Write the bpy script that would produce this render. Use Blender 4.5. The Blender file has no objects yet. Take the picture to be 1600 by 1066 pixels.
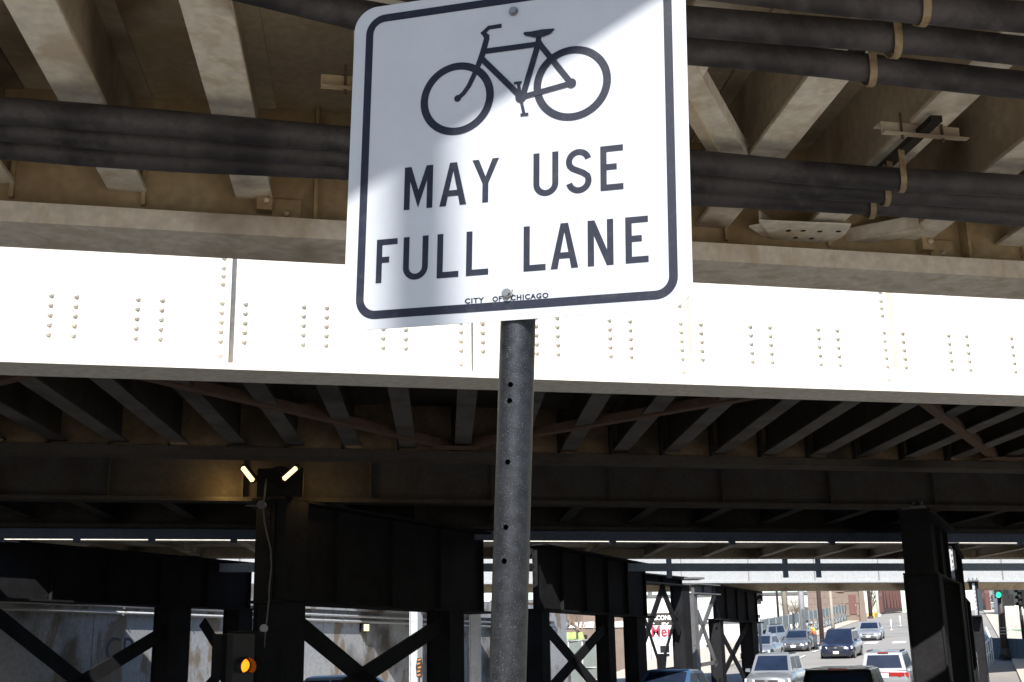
import bpy, bmesh, math, random
from mathutils import Vector, Matrix
R = math.radians
random.seed(7)
scene = bpy.context.scene
COL = scene.collection

# ------------------------------------------------------------------ camera
EYE = 1.65
FPX = 1900.0                       # focal length in photo pixels (1600 wide)
PITCH = math.atan(498 / FPX)
ROLL = R(1.0)
c_r = Vector((1, 0, 0)); c_f = Vector((0, math.cos(PITCH), math.sin(PITCH))); c_u = Vector((0, -math.sin(PITCH), math.cos(PITCH)))
c_x = c_r * math.cos(ROLL) - c_u * math.sin(ROLL)
c_y = c_u * math.cos(ROLL) + c_r * math.sin(ROLL)
cam_data = bpy.data.cameras.new('camera')
cam_data.sensor_width = 36.0
cam_data.lens = FPX / 1600 * 36
cam_data.clip_start = 0.05
cam_data.clip_end = 3000
cam = bpy.data.objects.new('camera', cam_data)
COL.objects.link(cam)
cam.matrix_world = Matrix(((c_x.x, c_y.x, -c_f.x, 0), (c_x.y, c_y.y, -c_f.y, 0), (c_x.z, c_y.z, -c_f.z, EYE), (0, 0, 0, 1)))
scene.camera = cam

# ------------------------------------------------------------------ sky, sun, exposure
SUN_AZ, SUN_EL = 186.0, 43.0
world = bpy.data.worlds.new('World'); scene.world = world; world.use_nodes = True
wn = world.node_tree
bg = wn.nodes['Background']
sky = wn.nodes.new('ShaderNodeTexSky'); sky.sky_type = 'NISHITA'; sky.sun_disc = False
sky.sun_elevation = R(SUN_EL); sky.sun_rotation = R(SUN_AZ); sky.air_density = 1.0; sky.dust_density = 0.3; sky.ozone_density = 2.0; sky.altitude = 180
wn.links.new(sky.outputs[0], bg.inputs[0]); bg.inputs[1].default_value = 0.09
S = Vector((math.sin(R(SUN_AZ)) * math.cos(R(SUN_EL)), math.cos(R(SUN_AZ)) * math.cos(R(SUN_EL)), math.sin(R(SUN_EL))))
sd = bpy.data.lights.new('sun', 'SUN'); sd.energy = 4.6; sd.angle = R(0.53); sd.color = (1, .955, .88)
sun = bpy.data.objects.new('sun', sd); COL.objects.link(sun)
sun.rotation_euler = (-S).to_track_quat('-Z', 'Y').to_euler(); sun.location = S * 60
scene.view_settings.view_transform = 'Standard'; scene.view_settings.look = 'None'
scene.view_settings.gamma = 1; scene.view_settings.exposure = 0.95
scene.cycles.max_bounces = 6; scene.cycles.diffuse_bounces = 4; scene.cycles.glossy_bounces = 3
scene.cycles.caustics_reflective = False; scene.cycles.caustics_refractive = False
try:
    scene.cycles.use_denoising = True
    scene.cycles.sample_clamp_indirect = 6
except Exception: pass

# ------------------------------------------------------------------ coordinates
def ray(x, y): return ((x - 800) / FPX) * c_x - ((y - 533) / FPX) * c_y + c_f
O = Vector((0, 0, EYE))
def atY(x, y, Y):
    d = ray(x, y); return O + d * (Y / d.y)
def atz(x, y, z):
    d = ray(x, y); return O + d * ((z - EYE) / d.z)
UA = R(77.3)
U = Vector((math.sin(UA), math.cos(UA), 0)); V = Vector((-math.cos(UA), math.sin(UA), 0)); Z = Vector((0, 0, 1))
def B(u, v, z): return U * u + V * v + Z * z                # bridge frame
def uv(p): return (p.dot(U), p.dot(V))
SA = R(25)
SD = Vector((math.sin(SA), math.cos(SA), 0)); SN = Vector((math.cos(SA), -math.sin(SA), 0))
def ST(n, s, z): return SN * n + SD * s + Z * z             # street frame
QA = R(20); QO = Vector((14.5, 50, 0))
QD = Vector((math.sin(QA), math.cos(QA), 0)); QM = Vector((math.cos(QA), -math.sin(QA), 0))
PROF = [(-400, -.15), (-12, -.15), (-4, -.12), (3, .05), (18.6, 1.25), (46, 2.55), (138, 7.2), (200, 9.2), (400, 9.4)]
def zr(q):
    for (a, za), (b, zb) in zip(PROF, PROF[1:]):
        if q <= b: return za + (zb - za) * (q - a) / (b - a)
    return PROF[-1][1]
def RP(m, q, dz=0): p = QO + QM * m + QD * q; p.z = zr(q) + dz; return p      # ramp frame
def on_ramp(x, y):
    d = ray(x, y); t = 20.0
    for i in range(4000):
        p = O + d * t
        if p.z <= zr((p - QO).dot(QD)): return p
        t += .05
    return p

# ------------------------------------------------------------------ materials
def nodes_of(name):
    m = bpy.data.materials.new(name); m.use_nodes = True
    return m, m.node_tree, m.node_tree.nodes['Principled BSDF']
def plain(name, col, rough=.6, metal=0.0, spec=.5, var=.12, scale=6, bump=0, emit=None, estr=0, trans=0):
    m, nt, b = nodes_of(name)
    tc = nt.nodes.new('ShaderNodeTexCoord'); n = nt.nodes.new('ShaderNodeTexNoise'); n.inputs['Scale'].default_value = scale; n.inputs['Detail'].default_value = 6
    nt.links.new(tc.outputs['Object'], n.inputs['Vector'])
    r = nt.nodes.new('ShaderNodeValToRGB'); r.color_ramp.elements[0].position = .3; r.color_ramp.elements[1].position = .7
    r.color_ramp.elements[0].color = (*[c * (1 - var) for c in col], 1); r.color_ramp.elements[1].color = (*[min(1, c * (1 + var)) for c in col], 1)
    nt.links.new(n.outputs['Fac'], r.inputs['Fac']); nt.links.new(r.outputs['Color'], b.inputs['Base Color'])
    b.inputs['Roughness'].default_value = rough; b.inputs['Metallic'].default_value = metal; b.inputs['Specular IOR Level'].default_value = spec
    if bump:
        bp = nt.nodes.new('ShaderNodeBump'); bp.inputs['Strength'].default_value = bump; bp.inputs['Distance'].default_value = .01
        nt.links.new(n.outputs['Fac'], bp.inputs['Height']); nt.links.new(bp.outputs['Normal'], b.inputs['Normal'])
    if emit: b.inputs['Emission Color'].default_value = (*emit, 1); b.inputs['Emission Strength'].default_value = estr
    if trans: b.inputs['Transmission Weight'].default_value = trans
    return m
def weathered(name, base, dirt, dirt2=None, scale=(1, 1, 1), size=2.0, lo=.48, hi=.7, rough=.7, bump=.15, fine=14, spec=.3, metal=0):
    """painted or bare surface with large irregular stains plus finer speckle"""
    m, nt, b = nodes_of(name); N = nt.nodes; L = nt.links
    tc = N.new('ShaderNodeTexCoord'); mp = N.new('ShaderNodeMapping'); mp.inputs['Scale'].default_value = scale
    L.new(tc.outputs['Object'], mp.inputs['Vector'])
    n1 = N.new('ShaderNodeTexNoise'); n1.inputs['Scale'].default_value = size; n1.inputs['Detail'].default_value = 8; n1.inputs['Roughness'].default_value = .62; n1.inputs['Distortion'].default_value = .4
    L.new(mp.outputs[0], n1.inputs['Vector'])
    n2 = N.new('ShaderNodeTexNoise'); n2.inputs['Scale'].default_value = fine; n2.inputs['Detail'].default_value = 5
    L.new(tc.outputs['Object'], n2.inputs['Vector'])
    n3 = N.new('ShaderNodeTexNoise'); n3.inputs['Scale'].default_value = size * .37; n3.inputs['Detail'].default_value = 4
    L.new(tc.outputs['Object'], n3.inputs['Vector'])
    r1 = N.new('ShaderNodeValToRGB'); r1.color_ramp.elements[0].position = lo; r1.color_ramp.elements[1].position = hi
    L.new(n1.outputs['Fac'], r1.inputs['Fac'])
    r2 = N.new('ShaderNodeValToRGB'); r2.color_ramp.elements[0].position = .35; r2.color_ramp.elements[1].position = .75
    r2.color_ramp.elements[0].color = (*[c * .76 for c in base], 1); r2.color_ramp.elements[1].color = (*base, 1)
    L.new(n2.outputs['Fac'], r2.inputs['Fac'])
    mx = N.new('ShaderNodeMix'); mx.data_type = 'RGBA'
    L.new(r1.outputs['Color'], mx.inputs['Factor']); L.new(r2.outputs['Color'], mx.inputs['A']); mx.inputs['B'].default_value = (*dirt, 1)
    out = mx.outputs['Result']
    if dirt2:
        r3 = N.new('ShaderNodeValToRGB'); r3.color_ramp.elements[0].position = .54; r3.color_ramp.elements[1].position = .68
        L.new(n3.outputs['Fac'], r3.inputs['Fac'])
        m2 = N.new('ShaderNodeMix'); m2.data_type = 'RGBA'
        L.new(r3.outputs['Color'], m2.inputs['Factor']); L.new(out, m2.inputs['A']); m2.inputs['B'].default_value = (*dirt2, 1)
        out = m2.outputs['Result']
    L.new(out, b.inputs['Base Color'])
    b.inputs['Roughness'].default_value = rough; b.inputs['Specular IOR Level'].default_value = spec; b.inputs['Metallic'].default_value = metal
    if bump:
        bp = N.new('ShaderNodeBump'); bp.inputs['Strength'].default_value = bump; bp.inputs['Distance'].default_value = .01
        L.new(n2.outputs['Fac'], bp.inputs['Height']); L.new(bp.outputs['Normal'], b.inputs['Normal'])
    return m
def sheeting(name):
    """white retroreflective sheeting: fine cell pattern in rows, slight gloss"""
    m, nt, b = nodes_of(name); N = nt.nodes; L = nt.links
    tc = N.new('ShaderNodeTexCoord')
    mp = N.new('ShaderNodeMapping'); mp.inputs['Scale'].default_value = (260, 1, 300); L.new(tc.outputs['Object'], mp.inputs['Vector'])
    vo = N.new('ShaderNodeTexVoronoi'); vo.inputs['Scale'].default_value = 1; vo.inputs['Randomness'].default_value = .15; L.new(mp.outputs[0], vo.inputs['Vector'])
    r = N.new('ShaderNodeValToRGB'); r.color_ramp.elements[0].position = .1; r.color_ramp.elements[1].position = .75
    r.color_ramp.elements[0].color = (.50, .53, .59, 1); r.color_ramp.elements[1].color = (.44, .47, .53, 1)
    L.new(vo.outputs['Distance'], r.inputs['Fac'])
    no = N.new('ShaderNodeTexNoise'); no.inputs['Scale'].default_value = 6; no.inputs['Detail'].default_value = 9; no.inputs['Roughness'].default_value = .7; L.new(tc.outputs['Object'], no.inputs['Vector'])
    mx = N.new('ShaderNodeMix'); mx.data_type = 'RGBA'; mx.blend_type = 'MULTIPLY'; mx.inputs['Factor'].default_value = .26
    L.new(r.outputs['Color'], mx.inputs['A']); L.new(no.outputs['Fac'], mx.inputs['B']); L.new(mx.outputs['Result'], b.inputs['Base Color'])
    b.inputs['Roughness'].default_value = .35; b.inputs['Specular IOR Level'].default_value = .5
    return m
def galvanized(name):
    m, nt, b = nodes_of(name); N = nt.nodes; L = nt.links
    tc = N.new('ShaderNodeTexCoord')
    n1 = N.new('ShaderNodeTexNoise'); n1.inputs['Scale'].default_value = 55; n1.inputs['Detail'].default_value = 8; L.new(tc.outputs['Object'], n1.inputs['Vector'])
    vo = N.new('ShaderNodeTexVoronoi'); vo.inputs['Scale'].default_value = 300; vo.inputs['Randomness'].default_value = 1; L.new(tc.outputs['Object'], vo.inputs['Vector'])
    sp = N.new('ShaderNodeValToRGB'); sp.color_ramp.elements[0].position = .10; sp.color_ramp.elements[1].position = .2
    sp.color_ramp.elements[0].color = (1, 1, 1, 1); sp.color_ramp.elements[1].color = (0, 0, 0, 1); L.new(vo.outputs['Distance'], sp.inputs['Fac'])
    r = N.new('ShaderNodeValToRGB'); r.color_ramp.elements[0].position = .35; r.color_ramp.elements[1].position = .68
    r.color_ramp.elements[0].color = (.026, .0275, .032, 1); r.color_ramp.elements[1].color = (.044, .046, .053, 1); L.new(n1.outputs['Fac'], r.inputs['Fac'])
    n2 = N.new('ShaderNodeTexNoise'); n2.inputs['Scale'].default_value = 40; L.new(tc.outputs['Object'], n2.inputs['Vector'])
    mu = N.new('ShaderNodeMath'); mu.operation = 'MULTIPLY'; L.new(sp.outputs['Color'], mu.inputs[0]); L.new(n2.outputs['Fac'], mu.inputs[1])
    mx = N.new('ShaderNodeMix'); mx.data_type = 'RGBA'; L.new(mu.outputs[0], mx.inputs['Factor']); L.new(r.outputs['Color'], mx.inputs['A']); mx.inputs['B'].default_value = (.27, .28, .30, 1)
    L.new(mx.outputs['Result'], b.inputs['Base Color'])
    bp = N.new('ShaderNodeBump'); bp.inputs['Strength'].default_value = .5; bp.inputs['Distance'].default_value = .002
    ad = N.new('ShaderNodeMath'); ad.operation = 'ADD'; L.new(mu.outputs[0], ad.inputs[0]); L.new(n1.outputs['Fac'], ad.inputs[1])
    L.new(ad.outputs[0], bp.inputs['Height']); L.new(bp.outputs['Normal'], b.inputs['Normal'])
    b.inputs['Metallic'].default_value = .75; b.inputs['Roughness'].default_value = .42
    return m
M = {}
M['cream'] = weathered('cream_bridge_paint', (.66, .58, .45), (.40, .30, .19), (.16, .12, .09), scale=(1, 1, 1), size=1.3, lo=.5, hi=.78)
M['flange'] = weathered('pale_flange_paint', (.84, .80, .71), (.56, .49, .395), (.25, .195, .145), size=2.6, lo=.49, hi=.62)
M['chord'] = weathered('streaked_chord_paint', (.76, .715, .64), (.50, .42, .325), (.24, .19, .14), scale=(2.2, 2.2, .6), size=1.9, lo=.5, hi=.68)
M['white_girder'] = weathered('white_girder_paint', (.80, .77, .70), (.70, .64, .53), scale=(2, 2, .6), size=1.5, lo=.62, hi=.9)
M['palegirder'] = weathered('pale_grey_girder_paint', (.42, .43, .44), (.33, .33, .33), scale=(2, 2, .6), size=.8, lo=.5, hi=.75)
M['soffit'] = weathered('rusty_soffit', (.66, .57, .44), (.43, .335, .215), (.20, .145, .09), size=1.7, lo=.46, hi=.66)
M['web'] = weathered('stained_web_paint', (.52, .41, .25), (.30, .20, .105), (.12, .085, .06), scale=(1, 1, .8), size=1.6, lo=.42, hi=.72)
M['cweb'] = weathered('shaded_brown_web', (.26, .185, .11), (.13, .085, .05), (.05, .04, .03), size=1.6, lo=.45, hi=.62)  # dimmed web paint: shade under the second bridge is put into the colour
M['dim'] = weathered('shaded_grimy_steel', (.070, .064, .058), (.042, .031, .024), (.022, .02, .018), size=1.4, lo=.45, hi=.75, rough=.85, spec=.1)  # shade under the bridges put into the colour, along with grime stains
M['dimflange'] = weathered('shaded_grimy_flange', (.095, .090, .088), (.05, .043, .038), (.025, .022, .02), size=1.6, lo=.45, hi=.6)  # flange paint darkened to hold the under-bridge shade, with grime stains
M['rust'] = weathered('rusty_steel', (.105, .062, .042), (.06, .036, .026), size=4, lo=.4, hi=.7, rough=.85)
M['bent'] = weathered('shaded_bent_paint', (.022, .022, .025), (.012, .0115, .0115), size=2, lo=.45, hi=.75, rough=.85, spec=.08)  # near black because the shade below the decks is painted in
M['bentgrey'] = weathered('grey_bent_paint', (.14, .143, .15), (.08, .078, .075), size=2, lo=.45, hi=.75, rough=.6)  # lighter copy of the bent paint for parts in sun; also grey conduit
M['ramp'] = weathered('aged_concrete_road', (.33, .315, .295), (.27, .255, .24), (.22, .21, .20), size=.35, lo=.4, hi=.7, rough=.9, fine=60)
M['bluebeam'] = weathered('skylit_beam_tint', (.40, .51, .66), (.28, .34, .43), size=2, lo=.5, hi=.8)  # blue of skylight on a shaded beam painted into the colour
M['greycol'] = weathered('pale_grey_column_paint', (.50, .52, .55), (.30, .29, .28), size=1.5, lo=.5, hi=.8)
M['pipe'] = weathered('sooty_pipe', (.066, .062, .068), (.022, .0205, .024), (.012, .012, .014), scale=(1, 1, 1), size=2.3, lo=.44, hi=.58, rough=.6, fine=45, bump=.3)
M['strap'] = weathered('rusting_strap_steel', (.31, .245, .155), (.13, .08, .045), size=9, lo=.45, hi=.7)
M['sheet'] = sheeting('white_sign_sheeting')
M['signblack'] = weathered('black_sign_ink', (.006, .009, .026), (.02, .021, .03), size=40, lo=.52, hi=.7, rough=.5, spec=.3, bump=.05, fine=300)
M['alu'] = plain('sign_back_aluminium', (.5, .5, .52), .4, .8)
M['galv'] = galvanized('galvanised_pole_steel')
M['bolt'] = plain('zinc_bolt', (.20, .205, .21), .4, .7)
M['asphalt'] = weathered('asphalt', (.30, .285, .265), (.25, .235, .22), (.20, .19, .18), size=.35, lo=.4, hi=.7, rough=.9, fine=60)
M['soil'] = weathered('dusty_ground', (.27, .25, .22), (.2, .185, .16), size=.5, lo=.45, hi=.75, rough=.95)
M['concrete'] = weathered('pavement_concrete', (.56, .51, .44), (.45, .41, .35), size=.8, lo=.45, hi=.75, rough=.9, fine=40)
M['wall'] = weathered('stained_abutment_concrete', (.37, .385, .41), (.20, .165, .13), (.08, .072, .066), scale=(1.2, 1.2, .55), size=1.0, lo=.52, hi=.60, rough=.92, bump=.4, fine=9)
M['paint'] = plain('road_paint_white', (.72, .72, .7), .8, var=.2, scale=8)
M['green'] = plain('bike_lane_green', (.14, .36, .19), .8, var=.15)
M['black'] = plain('matt_black', (.012, .012, .013), .55)
M['darkmetal'] = plain('dark_painted_metal', (.035, .03, .03), .55)
M['brownmetal'] = plain('brown_painted_metal', (.075, .045, .04), .6)
M['grey'] = plain('light_grey_metal', (.42, .43, .44), .5)
M['polegrey'] = weathered('weathered_wood_pole', (.37, .33, .28), (.24, .21, .18), size=2, scale=(3, 3, .3))
M['white'] = plain('white_paint', (.76, .76, .74), .5, var=.05)
M['whitewall'] = weathered('white_panel_cladding', (.78, .77, .73), (.62, .58, .52), size=.3, lo=.55, hi=.85, bump=.05)
M['trim'] = plain('dark_roof_trim', (.12, .12, .125), .7)
M['mason'] = weathered('pinkish_masonry', (.235, .185, .155), (.17, .13, .11), size=.6, lo=.45, hi=.75, rough=.9)
M['truss'] = weathered('red_oxide_truss_paint', (.135, .062, .055), (.085, .045, .04), size=.8, lo=.45, hi=.75)
M['doorred'] = plain('dull_red_door', (.13, .055, .05), .6)
M['glass'] = plain('dark_window_glass', (.02, .024, .03), .08, spec=.5, var=0)
M['carglass'] = plain('tinted_car_glass', (.014, .022, .045), .3, spec=.12, var=.3, scale=1.5)
M['frontglass'] = plain('windscreen_glass', (.012, .02, .04), .06, spec=.55, var=.3, scale=1.5)
M['tyre'] = plain('tyre_rubber', (.02, .02, .02), .85)
M['rim'] = plain('alloy_rim', (.45, .45, .46), .3, .8)
M['head'] = plain('headlight_lens', (.72, .74, .76), .1, spec=.8, var=0)
M['tail'] = plain('red_tail_lens', (.30, .02, .018), .25, var=0)
M['plate'] = plain('white_number_plate', (.75, .76, .78), .5, var=0)
M['screen'] = weathered('grey_green_mesh_screen', (.25, .285, .27), (.19, .21, .2), size=.8, lo=.45, hi=.75)
M['railblue'] = weathered('blue_grey_railing_paint', (.235, .27, .285), (.17, .185, .19), size=1.2, lo=.5, hi=.8)
M['barrier'] = weathered('skylit_shade_barrier', (.085, .125, .165), (.06, .085, .11), size=1.0, lo=.45, hi=.75)  # concrete tinted with the blue skylight of its shaded side
M['lime'] = plain('lime_plastic', (.24, .45, .06), .45)
M['bark'] = plain('bare_tree_bark', (.25, .19, .15), .9)
M['hivis'] = plain('hi_vis_yellow_cloth', (.55, .80, .06), .8, var=.05)
M['orange'] = plain('hi_vis_orange_cloth', (.85, .16, .05), .8, var=.05)
M['trouser'] = plain('dark_grey_trousers', (.06, .06, .07), .9)
M['skin'] = plain('skin', (.36, .21, .15), .6)
M['hairm'] = plain('dark_hair', (.03, .025, .02), .7)
M['red'] = plain('dark_red_lettering', (.32, .03, .06), .6, var=0)
M['lamp'] = plain('lit_lamp_glass', (.45, .33, .12), .3, emit=(1, .76, .36), estr=1.15, var=0)
M['lamphouse'] = plain('bronze_lamp_housing', (.014, .012, .011), .7, spec=.2)
M['amber'] = plain('lit_amber_lens', (.9, .2, .01), .3, emit=(1, .2, .006), estr=1.5, var=0)
M['greenlit'] = plain('lit_green_lens', (.05, .7, .4), .3, emit=(.03, .8, .38), estr=1.0, var=0)
M['graff'] = plain('orange_spray_paint', (.45, .15, .04), .7)
M['stencil'] = plain('faded_dark_stencil', (.07, .07, .085), .8, var=.4, scale=20)
M['yellow'] = plain('yellow_kerb_paint', (.62, .43, .10), .8)

# ------------------------------------------------------------------ mesh helpers
WLOC = {}
class MB:
    def __init__(s): s.v = []; s.f = []
    def add(s, vs, fs):
        k = len(s.v); s.v += [Vector(a) for a in vs]; s.f += [tuple(i + k for i in f) for f in fs]; return s
    def hexa(s, p):                       # eight corners: bottom ring 0-3, top ring 4-7
        return s.add(p, [(3, 2, 1, 0), (4, 5, 6, 7), (0, 1, 5, 4), (1, 2, 6, 5), (2, 3, 7, 6), (3, 0, 4, 7)])
    def box(s, c, ex, ey, ez):            # centre and three half axes
        c, ex, ey, ez = Vector(c), Vector(ex), Vector(ey), Vector(ez)
        return s.hexa([c - ex - ey - ez, c + ex - ey - ez, c + ex + ey - ez, c - ex + ey - ez, c - ex - ey + ez, c + ex - ey + ez, c + ex + ey + ez, c - ex + ey + ez])
    def bbox(s, u0, u1, v0, v1, z0, z1, fr=B):
        return s.hexa([fr(u0, v0, z0), fr(u1, v0, z0), fr(u1, v1, z0), fr(u0, v1, z0), fr(u0, v0, z1), fr(u1, v0, z1), fr(u1, v1, z1), fr(u0, v1, z1)])
    def prism(s, poly, o, ex, ey, ez):    # polygon in (ex,ey) at o, extruded by vector ez
        o, ex, ey, ez = Vector(o), Vector(ex), Vector(ey), Vector(ez); n = len(poly)
        a = [o + ex * x + ey * y for x, y in poly]; b = [q + ez for q in a]
        return s.add(a + b, [tuple(range(n - 1, -1, -1)), tuple(range(n, 2 * n))] + [(i, (i + 1) % n, n + (i + 1) % n, n + i) for i in range(n)])
    def bar(s, p, q, w, h, up=Z):         # rectangular bar
        p, q = Vector(p), Vector(q); d = (q - p).normalized()
        sx = d.cross(up)
        if sx.length < 1e-4: sx = d.cross(Vector((1, 0, 0)))
        sx.normalize(); sy = sx.cross(d)
        return s.box((p + q) / 2, (q - p) / 2, sx * w / 2, sy * h / 2)
    def tube(s, pts, r, n=10, caps=True):
        pts = [Vector(p) for p in pts]; rs = r if isinstance(r, (list, tuple)) else [r] * len(pts)
        d0 = (pts[1] - pts[0]).normalized(); x = d0.cross(Z)
        if x.length < 1e-3: x = d0.cross(Vector((1, 0, 0)))
        x.normalize(); k = len(s.v); vs = []; fs = []
        for i, p in enumerate(pts):
            d = (pts[min(i + 1, len(pts) - 1)] - pts[max(i - 1, 0)]).normalized()
            x = (x - d * x.dot(d)).normalized(); y = d.cross(x)
            vs += [p + (x * math.cos(a) + y * math.sin(a)) * rs[i] for a in [2 * math.pi * j / n for j in range(n)]]
        for i in range(len(pts) - 1):
            fs += [(i * n + j, i * n + (j + 1) % n, (i + 1) * n + (j + 1) % n, (i + 1) * n + j) for j in range(n)]
        if caps: fs += [tuple(range(n - 1, -1, -1)), tuple(range((len(pts) - 1) * n, len(pts) * n))]
        return s.add(vs, fs)
    def loft(s, rings, close=True):
        n = len(rings[0]); vs = [p for r in rings for p in r]; fs = []
        for i in range(len(rings) - 1):
            fs += [(i * n + j, i * n + (j + 1) % n, (i + 1) * n + (j + 1) % n, (i + 1) * n + j) for j in range(n)]
        if close: fs += [tuple(range(n - 1, -1, -1)), tuple(range((len(rings) - 1) * n, len(rings) * n))]
        return s.add(vs, fs)
    def ibeam(s, p, q, depth, fw, tf, tw, up=Z):   # p,q on the bottom centre line
        p, q = Vector(p), Vector(q); d = (q - p); dn = d.normalized(); sx = dn.cross(up).normalized()
        a, t = fw / 2, tw / 2
        poly = [(-a, 0), (a, 0), (a, tf), (t, tf), (t, depth - tf), (a, depth - tf), (a, depth), (-a, depth), (-a, depth - tf), (-t, depth - tf), (-t, tf), (-a, tf)]
        return s.prism(poly, p, sx, up, d)
    def build(s, name, mat, parent=None, smooth=False, local=False, tri=False):
        off = WLOC.get(parent, Vector()) if parent is not None and not local else Vector()
        me = bpy.data.meshes.new(name)
        me.from_pydata([tuple(a - off) for a in s.v], [], s.f); me.update()
        bm = bmesh.new(); bm.from_mesh(me); bmesh.ops.recalc_face_normals(bm, faces=bm.faces)
        big = [f for f in bm.faces if len(f.verts) > 4]
        if big: bmesh.ops.triangulate(bm, faces=big, ngon_method='EAR_CLIP')
        bm.to_mesh(me); bm.free()
        if smooth:
            for p in me.polygons: p.use_smooth = True
        me.materials.append(M[mat] if isinstance(mat, str) else mat)
        o = bpy.data.objects.new(name, me); COL.objects.link(o)
        if parent is not None: o.parent = parent; WLOC[o] = off
        return o
def tag(o, label=None, cat=None, group=None, kind=None):
    if label: o['label'] = label
    if cat: o['category'] = cat
    if group: o['group'] = group
    if kind: o['kind'] = kind
    return o
def thing(name, loc, label, cat, group=None, rz=0):
    o = bpy.data.objects.new(name, None); COL.objects.link(o); o.empty_display_size = .3
    o.location = loc; o.rotation_euler = (0, 0, rz); WLOC[o] = Vector(loc)
    return tag(o, label, cat, group)
def inst(name, me, parent, pos, rot=None):
    o = bpy.data.objects.new(name, me); COL.objects.link(o); o.parent = parent
    o.location = Vector(pos) - WLOC[parent]
    if rot is not None: o.rotation_euler = rot
    return o
def mesh_of(mb, name, mat, smooth=True):
    o = mb.build(name, mat, smooth=smooth); me = o.data; bpy.data.objects.remove(o); return me
def smooth_by_angle(o, deg=35):
    bm = bmesh.new(); bm.from_mesh(o.data)
    for f in bm.faces: f.smooth = True
    for e in bm.edges:
        if len(e.link_faces) == 2 and e.calc_face_angle(0) > R(deg): e.smooth = False
    bm.to_mesh(o.data); bm.free()
    return o
def text_mesh(name, body, size, mat, parent, origin, ex, ey, thick=.002, track=1.0, width=None, local=False, bold=0.0):
    cu = bpy.data.curves.new(name, 'FONT'); cu.body = body; cu.size = size; cu.extrude = 0; cu.space_character = track; cu.offset = bold
    to = bpy.data.objects.new(name, cu); COL.objects.link(to)
    dg = bpy.context.evaluated_depsgraph_get(); me = bpy.data.meshes.new_from_object(to.evaluated_get(dg))
    bpy.data.objects.remove(to)
    xs = [v.co.x for v in me.vertices]; k = (width / (max(xs) - min(xs))) if width else 1; x0 = min(xs)
    off = WLOC.get(parent, Vector()) if not local else Vector()
    ez = Vector(ex).cross(Vector(ey))
    for v in me.vertices: v.co = Vector(origin) + Vector(ex) * (v.co.x - x0) * k + Vector(ey) * v.co.y + ez * thick - off
    me.materials.clear(); me.materials.append(M[mat])
    o = bpy.data.objects.new(name, me); COL.objects.link(o); o.parent = parent; WLOC[o] = off
    return o

# ------------------------------------------------------------------ ground, road, pavements
def sheet(name, pts_rows, mat, kind='structure', parent=None):
    mb = MB(); n = len(pts_rows[0]); vs = [p for r in pts_rows for p in r]
    fs = [(i * n + j, i * n + j + 1, (i + 1) * n + j + 1, (i + 1) * n + j) for i in range(len(pts_rows) - 1) for j in range(n - 1)]
    mb.add(vs, fs); o = mb.build(name, mat, parent)
    if parent is None: tag(o, kind=kind)
    return o
g = MB().add([(-900, -500, -.30), (900, -500, -.30), (900, 1500, -.30), (-900, 1500, -.30)], [(0, 1, 2, 3)]).build('ground', 'soil'); tag(g, kind='structure')
rd = MB(); rd.hexa([ST(-23.0, -60, -.29), ST(-3.9, -60, -.29), ST(-3.9, 44, -.29), ST(-23, 44, -.29), ST(-23.0, -60, -.15), ST(-3.9, -60, -.15), ST(-3.9, 44, -.15), ST(-23, 44, -.15)])
tag(rd.build('road', 'asphalt'), kind='structure')
sw = MB(); sw.hexa([ST(-3.6, -60, -.29), ST(14, -60, -.29), ST(14, 40, -.29), ST(-3.6, 40, -.29), ST(-3.6, -60, 0), ST(14, -60, 0), ST(14, 40, 0), ST(-3.6, 40, 0)])
tag(sw.build('pavement', 'concrete'), kind='structure')
sl = MB(); sl.hexa([ST(-27, -60, -.29), ST(-23.3, -60, -.29), ST(-23.3, 62, -.29), ST(-27, 62, -.29), ST(-27, -60, 0), ST(-23.3, -60, 0), ST(-23.3, 62, 0), ST(-27, 62, 0)])
tag(sl.build('left_pavement', 'concrete'), kind='structure')
kb = MB()
for n0 in (-3.9, -23.3): kb.hexa([ST(n0, -60, -.29), ST(n0 + .3, -60, -.29), ST(n0 + .3, 40, -.29), ST(n0, 40, -.29), ST(n0, -60, .012), ST(n0 + .3, -60, .012), ST(n0 + .3, 40, .012), ST(n0, 40, .012)])
tag(kb.build('kerb', 'concrete'), kind='structure')
QS = [-14, -12, -8, -4, -.5, 3, 6, 10, 14, 18.6, 24, 30, 38, 46, 60, 80, 100, 120, 138, 160, 200, 260, 330]
sheet('ramp_road', [[RP(-10, q, .0), RP(-5, q, .03), RP(0, q, .05), RP(5, q, .03), RP(9, q, .0)] for q in QS], 'ramp')
lw = MB(); rw = MB()
for mb, a, b in ((lw, -14.5, -9.0), (rw, 5.2, 26)):
    rings = []
    for q in [x for x in QS if (x >= 3 if mb is lw else x >= -12)]:
        rings.append([RP(a, q, -.6), RP(b, q, -.6), RP(b, q, .14), RP(a, q, .14)])
    mb.loft(rings)
tag(lw.build('ramp_left_pavement', 'concrete'), kind='structure'); tag(rw.build('ramp_right_pavement', 'concrete'), kind='structure')
# slab under the ramp so that it is solid
em = MB(); em.loft([[RP(-14.4, q, -2.5 if q > 30 else -.7), RP(25.9, q, -2.5 if q > 30 else -.7), RP(25.9, q, -.4), RP(-14.4, q, -.4)] for q in QS[5:]])
tag(em.build('embankment', 'concrete'), kind='structure')
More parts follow.
